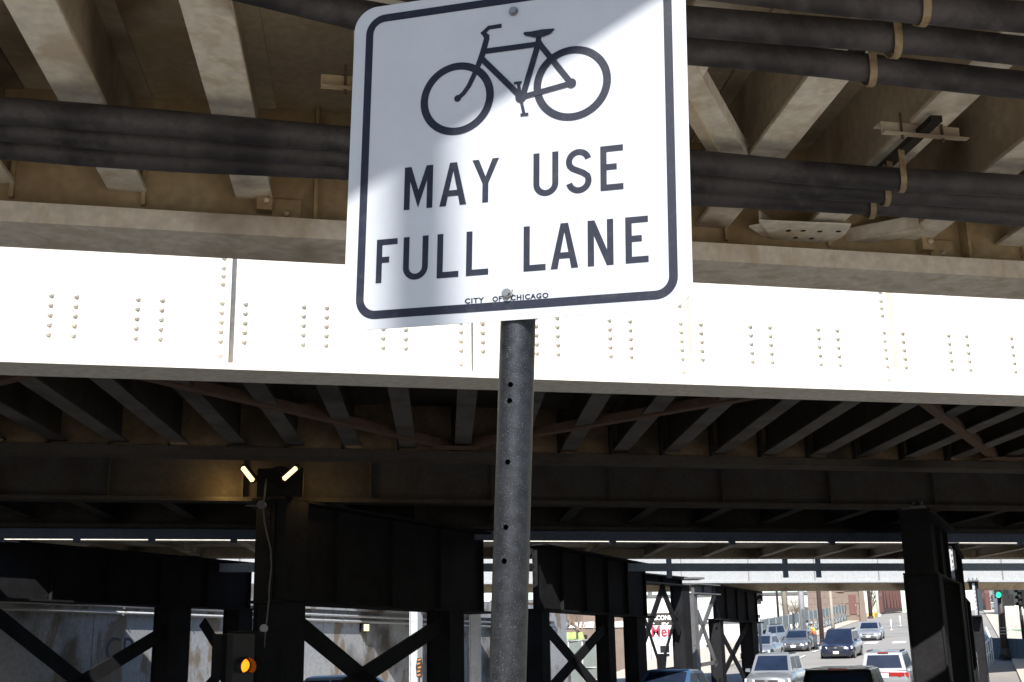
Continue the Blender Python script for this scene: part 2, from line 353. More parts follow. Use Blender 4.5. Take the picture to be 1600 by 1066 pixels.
# markings
mk = MB()
def mark(m0, m1, q0, q1, dz=.056):
    n = 4
    for i in range(n):
        a, b = q0 + (q1 - q0) * i / n, q0 + (q1 - q0) * (i + 1) / n
        f = lambda m: .05 - .004 * abs(m)
        k = len(mk.v)
        mk.add([RP(m0, a, dz), RP(m1, a, dz), RP(m1, b, dz), RP(m0, b, dz)], [(0, 1, 2, 3)])
pc = on_ramp(1372, 1005)
qc = (pc - QO).dot(QD) + 2
for k in range(-3, 5):
    mark(k * 1.9 - 2, k * 1.9 - 1.1, qc - 4.2, qc - .9)
for k in range(4): mark(-6.2, -6.05, 8 + 7 * k, 11 + 7 * k)
mark(4.55, 4.7, 20, 70)
tag(mk.build('road_marking', 'paint'), kind='structure')
gl = MB(); p1 = on_ramp(1588, 990); q1 = (p1 - QO).dot(QD); m1 = (p1 - QO).dot(QM)
gl.add([RP(m1 + 1.2, q1 - 3, .175), RP(m1 + 5, q1 - 3, .175), RP(m1 + 5, q1 + 4, .175), RP(m1 - .3, q1 + 4, .175)], [(0, 1, 2, 3)])
tag(gl.build('bike_lane', 'green'), kind='structure')

# ------------------------------------------------------------------ bridge 1 (overhead, nearest)
V0 = -0.15
# near edge so that its shadow edge crosses the sign as in the photograph
def bridge(name, u, v, label): return thing(name, B(u, v, 0), label, 'bridge')
U0, U1 = -15, 20
b1 = bridge('railway_bridge', 2, 4, 'nearest railway bridge overhead, rusty brown soffit with cream stringers, above the bicycle sign')
MB().bbox(U0, U1, V0 + .31, 8.62, 5.72, 5.98).build('deck', 'soffit', b1)
g1 = MB().bbox(U0, U1, 8.62, 8.66, 4.75, 6.25).build('girder_web', 'web', b1)
MB().bbox(U0, U1, 8.36, 8.92, 4.6, 4.748).build('bottom_chord', 'chord', g1)
MB().bbox(U0, U1, 8.36, 8.92, 6.252, 6.33).build('top_chord', 'chord', g1)
g1n = MB().bbox(U0, U1, V0 + .22, V0 + .26, 4.75, 6.25).build('girder_web', 'cream', b1)
MB().bbox(U0, U1, V0, V0 + .5, 4.6, 4.748).build('bottom_chord', 'flange', g1n)
K1 = .105
boltm = mesh_of(MB().tube([(0, 0, 0), (0, -.012, 0), (0, -.022, 0)], [.024, .024, .013], 8), 'bolt', 'cream')
for k in range(-15, 22):
    ue = k * .895 + .01
    st_ = MB().ibeam(B(ue - K1 * (8.6 - .4), V0 + .5, 4.97), B(ue, 8.6, 4.97), .745, .27, .022, .02).build('stringer', 'cream', b1)
    MB().prism([(-.132, -.0015), (.132, -.0015), (.132, -.006), (-.132, -.006)], B(ue - K1 * (8.6 - 1.2), 1.2, 4.97), U, Z, B(ue, 8.6, 0) - B(ue - K1 * (8.6 - 1.2), 1.2, 0)).build('flange_plate', 'flange', st_)
    MB().bbox(ue + (.02 if k % 3 == 0 else .10), ue + .13, 8.52 if k % 3 == 0 else 8.57, 8.615, 4.86, 5.5).build('connection_angle', 'web', st_)
    if -4 <= k <= 9:
        if k % 3 == 0:
            for z in (4.93, 5.1, 5.27): inst('bolt', boltm, b1, B(ue + .09, 8.518, z))
            MB().bbox(ue + .13, ue + .34, 8.585, 8.618, 4.752, 4.97).build('gusset', 'web', b1)
            inst('bolt', boltm, b1, B(ue + .24, 8.583, 4.86))
        # web stiffener plates between stringers
        if k % 3 == 0: MB().bbox(ue + .43, ue + .455, 8.5, 8.618, 4.76, 5.7).build('stiffener', 'web', b1)
# lateral bracing under the stringers
def brace(par, p, q, w=.16, mat='cream', name='brace'):
    o = MB().bar(p, q, w, .014).build(name, mat, par)
    d = (q - p).normalized(); sx = d.cross(Z).normalized()
    MB().bar(p + sx * (w / 2 - .008) + Z * .06, q + sx * (w / 2 - .008) + Z * .06, .014, .1).build('angle_leg', mat, o)
    return o
zb = 4.945
brace(b1, atz(1040, 60, zb), atz(1160, 262, zb), .15, 'flange')
brace(b1, atz(1030, 100, zb - .03), atz(1130, 262, zb - .03), .07, 'cream')
brace(b1, atz(1292, 388, zb - .02), atz(1440, 360, zb - .02), .16, 'flange')
brace(b1, atz(1180, 352, zb - .02), atz(1235, 392, zb - .02), .10, 'flange')
# perforated gusset plate
gp = [atz(x, y, zb - .045) for x, y in ((1186, 346), (1330, 352), (1320, 368), (1285, 388), (1240, 392), (1205, 372))]
gpo = MB(); k = len(gp); gpo.add(gp + [p + Z * .015 for p in gp], [tuple(range(k)), tuple(range(2 * k - 1, k - 1, -1))] + [(i, (i + 1) % k, k + (i + 1) % k, k + i) for i in range(k)])
gpo = gpo.build('gusset_plate', 'flange', b1)
for x, y in ((1255, 361), (1281, 362), (1243, 372), (1268, 373), (1232, 361), (1310, 362)):
    c = atz(x, y, zb - .047); MB().tube([c, c + Z * .003], .022, 10).build('hole', 'black', gpo)

# ------------------------------------------------------------------ pipes under bridge 1
def pipe(v, z, r, label, joints):
    o = thing('conduit_pipe', B(0, v, z), label, 'pipe', 'pipes hung under the nearest bridge')
    bend = .25 if v < 6 else 0
    mb = MB().tube([B(U0 + .5 + .5 * i, v - bend * min(1.6, max(0, .75 - (U0 + .5 + .5 * i))) + .006 * math.sin(i * 1.3 + v * 9), z + .012 * math.sin(i * .9 + v * 5)) for i in range(69)], r, 16, True)
    mb.build('pipe_run', 'pipe', o, True)
    for j in [q for q in joints if q > 0]: smooth_by_angle(MB().tube([B(j - .08, v, z), B(j + .08, v, z)], r + .016, 18).build('coupling', 'pipe', o))
    return o
PZ = 4.72
LOWV = [6.84, 7.09, 7.34]; UPV = [4.79, 5.12, 5.44]
pn = ['topmost', 'middle', 'lowest']
for i, v in enumerate(LOWV): pipe(v, PZ, .078, f'{pn[i]} of three sooty pipes crossing behind the middle of the sign', (-7.2 + i, 9.15 + i * .5))
for i, v in enumerate(UPV): pipe(v, PZ, .078, f'{pn[i]} of three sooty pipes crossing above the sign in the upper corner', (-6.2 - i, 4.0 + i * .7))
def hanger(u, vs, label, cross=None):
    o = thing('pipe_hanger', B(u, sum(vs) / 3, PZ), label, 'pipe hanger')
    st = MB().bar(B(u + K1 * (vs[0] - vs[1]) - .03, vs[0] - .55, 4.90), B(u + K1 * (vs[2] - vs[1]) + .03, vs[2] + .2, 4.90), .075, .04).build('strut', 'dim', o)
    if cross:
        vc = vs[0] - .33; uc = u + K1 * (vc - vs[1])
        ch = MB(); ch.bbox(uc - .26, uc + .30, vc - .006, vc, 4.865, 4.955); ch.bbox(uc - .26, uc + .30, vc + .0005, vc + .09, 4.948, 4.955); ch.bbox(uc - .26, uc + .34, vc - .05, vc - .0065, 4.865, 4.872)
        ch.build('channel', 'cream' if u > 2 else 'web', o)
        for du in (-.12, .17): MB().tube([B(uc + du, vc - .014, 4.84), B(uc + du, vc - .014, 5.02)], .009, 8).build('clamp_rod', 'rust', o)
    for v in vs:
        uu = u + K1 * (v - vs[1]); r = .078
        pts = [(v + r + .012, 4.885)] + [(v + (r + .012) * math.cos(a), PZ + (r + .012) * math.sin(a)) for a in [-math.pi * i / 12 for i in range(13)]] + [(v - r - .012, 4.885)]
        mb = MB(); w = .021
        rings = []
        for i, (a, z) in enumerate(pts):
            ca, cz = a - v, z - PZ; L = math.hypot(ca, cz); nx, nz = (ca / L, cz / L) if 0 < i < 14 else ((1 if i == 0 else -1), 0)
            sk = .02 * math.sin(i * .35)
            rings.append([B(uu - w + sk, a, z), B(uu + w + sk, a, z), B(uu + w + sk, a + nx * .008, z + nz * .008), B(uu - w + sk, a + nx * .008, z + nz * .008)])
        mb.loft(rings); mb.build('strap', 'strap', o)
    return o
hu = uv(atz(1410, 62, PZ - .05))[0]; hl = uv(atz(1362, 325, PZ - .05))[0]; hb = uv(atz(545, 160, PZ))[0]
hanger(hu, UPV, 'rusting straps holding three pipes at the upper right corner')
hanger(hl, LOWV, 'channel bracket with rusting straps holding the three lower pipes right of the sign', True)
hanger(hb + .17, LOWV, 'channel bracket just left of the bicycle sign edge', True)

# ------------------------------------------------------------------ bridge 2 (sunlit white girder) and its dark bay
W0, W1 = -20, 30
b2 = bridge('railway_bridge', 3, 15, 'second railway bridge with glaring sunlit white riveted girder right behind the sign')
wg = MB().bbox(W0, W1, 12.72, 12.75, 4.672, 6.6).build('girder_web', 'white_girder', b2)
MB().bbox(W0, W1, 12.55, 13.15, 4.6, 4.67).build('bottom_flange', 'white_girder', wg)
MB().bbox(W0, W1, 12.5, 13.0, 6.603, 6.67).build('top_flange', 'white_girder', wg)
rv = MB()
rr, hh = .030, .038
rings = []
for i in range(4):
    a = math.pi / 2 * i / 3.4; rings.append([(rr * math.cos(a) * math.cos(t), -hh * math.sin(a), rr * math.cos(a) * math.sin(t)) for t in [2 * math.pi * j / 10 for j in range(10)]])
rv.loft(rings); rivet = mesh_of(rv, 'rivet', 'white_girder')
rz = UA - math.pi / 2
def put_rivet(u, v, z, par=wg): inst('rivet', rivet, par, B(u, v, z), (0, 0, -rz))
G0 = .855
for k in range(-3, 14):
    uc = -.155 + k * G0
    st = (k % 3 == 0)
    for sgn in (-1, 1):
        for j in range(5): put_rivet(uc + sgn * .122 - (.0 if not st else (.0)), 12.722, 4.952 + j * .104)
    if st:
        for z in (4.80, 5.58, 5.67, 5.76, 5.87, 5.97): put_rivet(uc - .122, 12.722, z)
        so = MB().bbox(uc - .045, uc - .030, 12.575, 12.7195, 4.672, 6.6).build('stiffener', 'white_girder', wg)
KS = .165
for k in range(-14, 30):
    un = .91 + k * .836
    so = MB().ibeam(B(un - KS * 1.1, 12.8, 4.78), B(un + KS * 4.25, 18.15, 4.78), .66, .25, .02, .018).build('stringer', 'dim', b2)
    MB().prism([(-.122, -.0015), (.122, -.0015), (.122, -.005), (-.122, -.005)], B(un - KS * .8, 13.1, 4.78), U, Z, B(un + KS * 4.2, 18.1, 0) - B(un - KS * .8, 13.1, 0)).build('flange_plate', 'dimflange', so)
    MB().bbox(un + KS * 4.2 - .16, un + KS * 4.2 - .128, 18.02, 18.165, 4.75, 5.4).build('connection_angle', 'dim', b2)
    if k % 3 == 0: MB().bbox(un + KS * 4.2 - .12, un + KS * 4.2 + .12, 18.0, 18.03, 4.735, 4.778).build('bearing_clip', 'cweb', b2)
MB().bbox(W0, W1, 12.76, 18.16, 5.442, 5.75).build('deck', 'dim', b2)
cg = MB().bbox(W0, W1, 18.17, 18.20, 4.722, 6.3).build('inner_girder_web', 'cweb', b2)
MB().bbox(W0, W1, 17.98, 18.45, 4.6, 4.72).build('bottom_flange', 'dim', cg)
for a, b_ in (((-1.55, 13.35), (3.09, 18.0)), ((3.2, 17.98), (6.55, 13.35)), ((8.1, 13.35), (12.3, 17.95)), ((-1.9, 13.35), (-6.0, 18.0)), ((12.5, 17.95), (16.6, 13.35))):
    brace(b2, B(*a, 4.755), B(*b_, 4.755), .15, 'rust')
for a in ((3.12, 17.92), (12.3, 17.9), (-6.0, 17.95)): MB().bbox(a[0] - .35, a[0] + .35, a[1] - .3, a[1] + .02, 4.730, 4.742).build('gusset_plate', 'rust', b2)
# dark bay between the inner girder and the third bridge; a slot shaped into its deck so sun reaches the right hand pier
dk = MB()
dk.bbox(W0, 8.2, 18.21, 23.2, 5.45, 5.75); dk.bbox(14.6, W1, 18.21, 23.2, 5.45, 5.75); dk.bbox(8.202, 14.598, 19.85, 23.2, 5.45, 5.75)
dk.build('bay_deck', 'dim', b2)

# ------------------------------------------------------------------ bridge 3, 4, 5
X0, X1 = -34, 44
b3 = bridge('railway_bridge', 4, 26, 'third railway bridge, dark girder lit by two small lamps, above the black left pier')
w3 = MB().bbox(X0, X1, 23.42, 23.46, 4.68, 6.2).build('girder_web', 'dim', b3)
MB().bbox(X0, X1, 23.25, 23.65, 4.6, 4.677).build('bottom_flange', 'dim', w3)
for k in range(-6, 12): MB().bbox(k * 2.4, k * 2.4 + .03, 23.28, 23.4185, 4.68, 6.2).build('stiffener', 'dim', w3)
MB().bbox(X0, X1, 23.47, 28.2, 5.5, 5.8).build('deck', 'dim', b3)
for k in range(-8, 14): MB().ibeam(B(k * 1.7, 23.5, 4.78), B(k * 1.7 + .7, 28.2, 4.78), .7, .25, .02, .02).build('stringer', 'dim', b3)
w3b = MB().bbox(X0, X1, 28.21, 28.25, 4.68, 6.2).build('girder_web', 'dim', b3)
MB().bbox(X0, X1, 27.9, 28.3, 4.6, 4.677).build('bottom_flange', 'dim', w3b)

M['darkbeam'] = weathered('shaded_beam_tint', (.13, .175, .26), (.08, .10, .14), size=2, lo=.5, hi=.8, spec=.1)  # darker copy of the beam tint, standing in for deeper shade
def trough(vv, z0, z1, par, us, hz0, hz1, mat='bluebeam'):
    MB().bbox(X0, X1 + 8, vv, vv + .16, z0, z1).build('hanging_beam', mat, par)
    for uu in us:
        MB().bbox(uu, uu + .16, vv + .162, vv + .24, hz0, hz1).build('hanger_plate', mat, par)
trough(28.45, 4.402, 4.80, b3, [-5.2, -3.6, -2.0, -.2, 3.2, 6.0, 8.8, 11.9, 14.6, 17.2, 20, 23, 27], 4.33, 6.0, 'darkbeam')
MB().bbox(X0, X1, 28.262, 28.62, 4.802, 5.0).build('bracket_ledge', 'dim', b3)

b4 = bridge('railway_bridge', 8, 34, 'fourth railway bridge, low brown soffit with a blue grey beam hanging from its far edge')
w4 = MB().bbox(X0, X1 + 6, 31.0, 31.04, 4.66, 6.2).build('girder_web', 'white_girder', b4)
MB().bbox(X0, X1 + 6, 30.9, 31.3, 4.6, 4.657).build('bottom_flange', 'white_girder', w4)
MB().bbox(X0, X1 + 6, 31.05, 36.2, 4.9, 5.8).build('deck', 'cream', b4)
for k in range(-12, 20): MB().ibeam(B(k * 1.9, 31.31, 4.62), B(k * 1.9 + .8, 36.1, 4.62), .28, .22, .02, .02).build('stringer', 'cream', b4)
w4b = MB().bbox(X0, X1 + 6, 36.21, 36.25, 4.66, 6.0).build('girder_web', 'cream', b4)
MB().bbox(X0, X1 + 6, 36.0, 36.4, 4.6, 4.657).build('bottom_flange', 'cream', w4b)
trough(36.75, 4.26, 4.50, b4, [-6, -1.5, 3.4, 8.2, 13.2, 17.15, 18.3, 22.0, 26.4, 30.8, 35.2], 4.06, 4.9)
MB().bbox(X0, X1 + 6, 36.42, 36.95, 4.902, 5.05).build('bracket_ledge', 'cream', b4)

b5 = bridge('railway_bridge', 20, 51, 'farthest railway bridge, pale sunlit girder low above the street and cars')
w5 = MB().bbox(X0, X1 + 30, 48.7, 48.74, 4.68, 6.4).build('girder_web', 'palegirder', b5)
MB().bbox(X0, X1 + 30, 48.5, 49.1, 4.6, 4.677).build('bottom_flange', 'palegirder', w5)
MB().bbox(X0, X1 + 30, 48.75, 55, 4.9, 6.0).build('deck', 'cream', b5)
for k in range(-6, 24): MB().bbox(k * 3.0, k * 3.0 + .03, 48.58, 48.699, 4.68, 6.4).build('stiffener', 'palegirder', w5)
MB().bbox(X0, X1 + 30, 54.6, 55.1, 4.6, 4.898).build('far_girder', 'cream', b5)

# ------------------------------------------------------------------ pier bents
def bent(label, P0, P1, z0, z1, cols, braces, mat='bent', thick=.34, name='pier_bent', zbase=-.2, ends=(0, 0), rows=True):
    P0 = Vector((*P0, 0)); P1 = Vector((*P1, 0)); L = (P1 - P0).length; t = (P1 - P0) / L; n = Vector((t.y, -t.x, 0))
    o = thing(name, P0 + t * L / 2 + Z * zbase, label, 'bridge pier')
    cap = MB().box(P0 + t * (L / 2) + Z * ((z0 + z1) / 2), t * (L / 2 + .02), n * .02, Z * ((z1 - z0) / 2 - .05)).build('cap_girder', mat, o)
    for zz in (z0, z1 - .05): MB().box(P0 + t * (L / 2) + Z * (zz + .025), t * (L / 2 + .12), n * thick, Z * .024).build('cap_flange', mat, cap)
    ns = max(2, int(L / 1.6))
    for i in range(ns + 1):
        tt = L * i / ns
        MB().box(P0 + t * tt + Z * ((z0 + z1) / 2) + n * .07, t * .012, n * .048, Z * ((z1 - z0) / 2 - .055)).build('stiffener', mat, cap)
    if rows:
        mb = MB()
        for i in range(ns + 1):
            for j in range(8):
                for dt in (-.07, .07):
                    c = P0 + t * (L * i / ns + dt) + Z * (z0 + .15 + (z1 - z0 - .3) * j / 7) + n * .021
                    mb.tube([c, c + n * .02], [.025, .014], 6)
        tag(mb.build('cap_rivets', mat, cap), kind='stuff')
    for tc, w, d in cols:
        c = P0 + t * tc; a = w / 2; b = d / 2
        for sg in (-1, 1):
            MB().box(c + n * sg * (b - .02) + Z * ((zbase + z0) / 2), t * a, n * .02, Z * ((z0 - zbase) / 2)).build('column_flange', mat, o)
        MB().box(c + Z * ((zbase + z0) / 2), t * (a - .05), n * (b - .045), Z * ((z0 - zbase) / 2 - .001)).build('column', mat, o)
        MB().box(c + Z * (zbase + .06), t * (a + .12), n * (b + .12), Z * .06).build('base_plate', mat, o)
    for (ta, za), (tb, zb_), w in braces:
        p, q = P0 + t * ta + Z * za, P0 + t * tb + Z * zb_
        for off in (.10,) if True else ():
            MB().bar(p + n * off, q + n * off, .05, w, up=n.cross((q - p).normalized())).build('brace', mat, o)
    return o, P0, t, n
def tz(x, y, P0, t):                       # pixel -> (t, z) in a bent's plane
    n = Vector((t.y, -t.x, 0)); d = ray(x, y); k = (Vector((*P0[:2], 0)) - O).dot(n) / d.dot(n); p = O + d * k
    return ((p - Vector((*P0[:2], 0))).dot(t), p.z)
def xbr(P0, P1, pxs):
    t = (Vector((*P1, 0)) - Vector((*P0, 0))).normalized()
    return [(tz(*a, P0, t), tz(*b, P0, t), w) for a, b, w in pxs]
A0, A1 = (-4.45, 22.15), (-.87, 29.18)
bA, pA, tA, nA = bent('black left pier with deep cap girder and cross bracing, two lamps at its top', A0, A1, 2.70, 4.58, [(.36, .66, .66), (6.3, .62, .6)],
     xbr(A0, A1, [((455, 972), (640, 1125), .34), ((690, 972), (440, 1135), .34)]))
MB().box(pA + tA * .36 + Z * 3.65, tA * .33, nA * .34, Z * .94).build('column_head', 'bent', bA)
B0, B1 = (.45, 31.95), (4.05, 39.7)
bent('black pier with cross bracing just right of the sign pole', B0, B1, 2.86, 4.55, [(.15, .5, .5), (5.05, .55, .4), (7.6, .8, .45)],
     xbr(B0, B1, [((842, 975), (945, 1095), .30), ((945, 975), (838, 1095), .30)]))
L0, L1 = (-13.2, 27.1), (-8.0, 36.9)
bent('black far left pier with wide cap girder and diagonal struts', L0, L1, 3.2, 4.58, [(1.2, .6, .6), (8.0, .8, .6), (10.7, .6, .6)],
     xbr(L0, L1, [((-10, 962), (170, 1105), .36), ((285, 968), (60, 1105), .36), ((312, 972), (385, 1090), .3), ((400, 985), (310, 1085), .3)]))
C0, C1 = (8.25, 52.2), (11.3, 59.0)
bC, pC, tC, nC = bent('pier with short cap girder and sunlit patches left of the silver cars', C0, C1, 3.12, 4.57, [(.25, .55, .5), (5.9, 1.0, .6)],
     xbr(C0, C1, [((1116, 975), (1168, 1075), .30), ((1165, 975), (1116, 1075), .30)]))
# lattice tower left of it, with bracing panels facing the camera
T0 = atY(1004, 1000, 44.2); T1 = atY(1066, 1000, 46.8)
bT, pT, tT, nT = bent('slender lattice pier with crossed bars and hub plate, in front of the lettered banner', T0[:2], T1[:2], 4.22, 4.56, [(T1 - T0).length and ((Vector(T1[:2]) - Vector(T0[:2])).length, .62, .5)],
     xbr(T0[:2], T1[:2], [((999, 1012), (1033, 914), .27), ((1029, 914), (1058, 990), .27), ((1002, 962), (1024, 1030), .12), ((1054, 955), (1033, 1030), .12), ((998, 1052), (1058, 1044), .14)]), rows=False)
hp = MB(); hc = [tz(x, y, T0[:2], tT) for x, y in ((1020, 1022), (1036, 1022), (1034, 1046), (1022, 1046))]
hp.prism(hc, pT + nT * .13, tT, Z, nT * .03).build('hub_plate', 'bent', bT)
for x, y in ((1048, 912), (1087, 909)): pass
cp = atY(1066, 910, 46.8); MB().box((cp.x, cp.y, 4.50), U * .75, V * .4, Z * .035).build('cap_plate', 'bentgrey', bT)
# second braced column between tower and pier
D0 = atY(1085, 1000, 50.3); D1 = atY(1117, 1000, 51.6)
bent('narrow braced pier with sunlit grey bars beside the lattice pier', D0[:2], D1[:2], 4.1, 4.52, [(.0, .3, .3)],
     xbr(D0[:2], D1[:2], [((1086, 955), (1116, 1040), .2), ((1113, 930), (1084, 1010), .22), ((1086, 1040), (1116, 1035), .15)]), rows=False, mat='bentgrey')
# right hand row
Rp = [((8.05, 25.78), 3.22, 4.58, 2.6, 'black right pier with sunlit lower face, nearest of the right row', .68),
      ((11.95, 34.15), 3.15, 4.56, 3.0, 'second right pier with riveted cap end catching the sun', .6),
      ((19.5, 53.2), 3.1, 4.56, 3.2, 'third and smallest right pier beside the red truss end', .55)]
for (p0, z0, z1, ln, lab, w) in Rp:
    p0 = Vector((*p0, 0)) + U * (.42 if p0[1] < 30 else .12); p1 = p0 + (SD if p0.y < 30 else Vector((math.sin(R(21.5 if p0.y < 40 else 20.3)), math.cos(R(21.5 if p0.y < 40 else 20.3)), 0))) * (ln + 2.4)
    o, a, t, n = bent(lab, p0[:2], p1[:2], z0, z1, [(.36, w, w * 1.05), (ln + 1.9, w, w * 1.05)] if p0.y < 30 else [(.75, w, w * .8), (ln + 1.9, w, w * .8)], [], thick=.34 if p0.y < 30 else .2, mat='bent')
    if p0.y > 30: MB().box(a + t * -.03 + Z * ((z0 + z1) / 2), t * .012, n * .05, Z * ((z1 - z0) / 2 - .06)).build('lit_web_edge', 'greycol', o)  # pale strip paints a sunlit rim on the cap web
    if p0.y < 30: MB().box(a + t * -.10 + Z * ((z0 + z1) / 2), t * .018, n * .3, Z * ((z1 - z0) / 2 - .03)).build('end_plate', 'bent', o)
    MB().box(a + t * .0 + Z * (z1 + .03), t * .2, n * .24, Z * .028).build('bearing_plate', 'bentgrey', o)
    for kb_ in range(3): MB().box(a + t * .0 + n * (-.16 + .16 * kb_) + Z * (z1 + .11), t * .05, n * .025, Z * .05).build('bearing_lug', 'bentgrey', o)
LC0 = atY(648, 1000, 48.9); LC1 = LC0 + Vector((math.sin(R(23)), math.cos(R(23)), 0)) * 6
bent('pale grey riveted steel column with cap, seen through the black left pier', LC0[:2], LC1[:2], 3.75, 4.56, [(.1, .42, .36), (5.6, .42, .36)], [], mat='greycol')

# ------------------------------------------------------------------ abutment wall
NW = -26.8
aw = thing('abutment_wall', ST(NW, 40, 0), 'stained concrete abutment wall with sunlit patches behind the left piers', 'wall')
segs = []
s0 = 12
while s0 < 62:
    s1 = s0 + 4.0
    mb = MB(); mb.hexa([ST(NW - .8, s0, -.3), ST(NW, s0, -.3), ST(NW, s1 - .03, -.3), ST(NW - .8, s1 - .03, -.3), ST(NW - .8, s0, 4.4), ST(NW, s0, 4.4), ST(NW, s1 - .03, 4.4), ST(NW - .8, s1 - .03, 4.4)])
    mb.build('wall_panel', 'wall', aw); s0 = s1
MB().hexa([ST(NW + .005, 12, 3.62), ST(NW + .22, 12, 3.62), ST(NW + .22, 62, 3.62), ST(NW + .005, 62, 3.62), ST(NW + .005, 12, 3.85), ST(NW + .22, 12, 3.85), ST(NW + .22, 62, 3.85), ST(NW + .005, 62, 3.85)]).build('ledge', 'wall', aw)
for zz, nn in ((3.42, .14), (3.22, .12)):
    o = thing('wall_pipe', ST(NW + nn, 40, zz), ('upper' if zz > 3.3 else 'lower') + ' thin pipe running along the top of the abutment wall', 'pipe')
    MB().tube([ST(NW + nn, 12, zz), ST(NW + nn, 62, zz)], .05, 10).build('pipe_run', 'grey', o, True)
    for s in range(14, 60, 3): MB().hexa([ST(NW + .002, s, zz - .07), ST(NW + nn + .06, s, zz - .07), ST(NW + nn + .06, s + .05, zz - .07), ST(NW + .002, s + .05, zz - .07), ST(NW + .002, s, zz - .055), ST(NW + nn + .06, s, zz - .055), ST(NW + nn + .06, s + .05, zz - .055), ST(NW + .002, s + .05, zz - .055)]).build('bracket', 'grey', o)
def wall_pt(x, y):
    d = ray(x, y); k = (ST(NW, 0, 0) - O).dot(SN) / d.dot(SN); return O + d * k
cb = wall_pt(164, 1033); text_mesh('stencil_letters', 'CB', 1.0, 'stencil', aw, cb, SD, Z, .006)
lp = wall_pt(566, 981)
wl = thing('wall_lamp', lp, 'glowing lamp high on the abutment wall, seen through the black left pier', 'lamp')
MB().box(lp + SN * .09, SD * .20, SN * .09, Z * .18).build('housing', 'lamphouse', wl)
MB().box(lp + SN * .2, SD * .16, SN * .02, Z * .13).build('lens', 'lamp', wl)

# ------------------------------------------------------------------ lamps at the top of pier A, conduit, junction boxes
col_c = pA + tA * .36
def flood(x, y, tilt, label):
    c = atY(x, y, 21.6); o = thing('flood_lamp', c, label, 'lamp', 'lamps on the black left pier')
    ax = (c_x * math.cos(tilt) + c_y * math.sin(tilt)).normalized(); f = Vector((0, -1, -.35)).normalized(); f = (f - ax * f.dot(ax)).normalized(); sd_ = ax.cross(f)
    smooth_by_angle(MB().prism([(-.17, -.065), (.17, -.065), (.20, 0), (.17, .065), (-.17, .065), (-.20, 0)], c - f * .02, ax, sd_, -f * .13).build('housing', 'lamphouse', o))
    MB().prism([(-.145, -.04), (.145, -.04), (.165, 0), (.145, .04), (-.145, .04), (-.165, 0)], c - f * .018, ax, sd_, f * .03).build('lens', 'lamp', o)
    MB().tube([c - f * .1, Vector((col_c.x, col_c.y - .35, 4.75))], .03, 8).build('arm', 'lamphouse', o)
    ld = bpy.data.lights.new('lamp_glow', 'POINT'); ld.energy = 9 if tilt < 0 else 5; ld.color = (1, .62, .2); ld.shadow_soft_size = .06
    lo_ = bpy.data.objects.new('lamp_glow', ld); COL.objects.link(lo_); lo_.parent = o; lo_.location = f * .02 + ax * .0 + (c_r * -.55 if tilt < 0 else c_r * .45) + Vector((0, .75, -.1))
    return o
flood(387, 741, R(-52), 'left of two small lit lamps under the dark girder')
flood(453, 740, R(42), 'right of two small lit lamps under the dark girder')
hb_ = thing('lamp_bracket', (col_c.x, col_c.y - .4, 4.6), 'dark mounting plate between the two lit lamps above the black pier', 'bracket')
MB().box((col_c.x, col_c.y - .30, 4.86), (.42, 0, 0), (0, .025, 0), (0, 0, .26)).build('plate', 'lamphouse', hb_)
MB().tube([(col_c.x, col_c.y - .345, 4.86), (col_c.x, col_c.y - .33, 4.86)], .3, 24).build('disc', 'lamphouse', hb_)
cd = thing('conduit_cable', atY(412, 792, 21.3), 'thin grey conduit snaking down the black left pier to a round box', 'conduit')
MB().tube([atY(x, y, 21.4) for x, y in ((416, 748), (414, 770), (411, 793), (413, 815), (418, 838), (423, 858), (424, 885), (421, 915), (420, 938), (418, 960), (415, 985), (413, 1012))], .014, 8).build('cable', 'bentgrey', cd, True)
j = atY(410, 790, 21.4); MB().tube([j, j + Vector((0, -.12, 0))], .075, 16).build('junction_box', 'bentgrey', cd)
MB().bar(j + Vector((-.3, 0, 0)), j, .025, .025).build('stub_pipe', 'bentgrey', cd)
j = atY(413, 982, 21.4); MB().tube([j, j + Vector((0, -.06, 0))], .068, 18).build('round_box', 'greycol', cd)

# pedestrian side signal with the lit amber lens
sg_ = thing('traffic_signal', atY(378, 1040, 19.6), 'dark traffic signal with a lit amber lens beside the black left pier', 'traffic light')
c = atY(380, 1040, 19.6)
def sig_body(par, c, fx, w, h, d, mat='black'):
    fx = fx.normalized(); sx = fx.cross(Z).normalized()
    return MB().box(c - fx * d / 2, sx * w / 2, fx * d / 2, Z * h / 2).build('housing', mat, par)
fd = Vector((.75, -1, -.1)).normalized(); sx = fd.cross(Z).normalized()
sig_body(sg_, c + Z * .0, fd, .36, .95, .25); 
MB().tube([c + fd * .0, c + fd * .02, c + fd * .045], [.105, .095, .05], 20).build('lens', 'amber', sg_, True)
vr = MB(); ri = []
for i in range(15):
    a = R(-50 + 280 * i / 14); dv = (sx * math.cos(a) + Z * math.sin(a)); ri.append([c + dv * .125 + fd * .0, c + dv * .125 + fd * .2, c + dv * .135 + fd * .2, c + dv * .135 + fd * .0])
vr.loft(ri).build('visor', 'black', sg_)
MB().box(atY(384, 1006, 19.9), sx * .26, fd * .12, Z * .19).build('upper_box', 'bent', sg_)
MB().box(atY(349, 1026, 19.9), sx * .12, fd * .18, Z * .34).build('side_box', 'bent', sg_)
MB().tube([(c.x, c.y + .2, 0), (c.x, c.y + .2, c.z)], .06, 12).build('post', 'black', sg_)
om = atY(655, 1043, 47.9); og = thing('hazard_marker', om, 'small orange and black marker leaning by the pale grey column', 'marker')
MB().prism([(-.10, -.36), (.10, -.38), (.14, 0), (.08, .36), (-.08, .34), (-.13, 0)], om, c_r, Z, Vector((0, .03, 0))).build('panel', 'black', og)
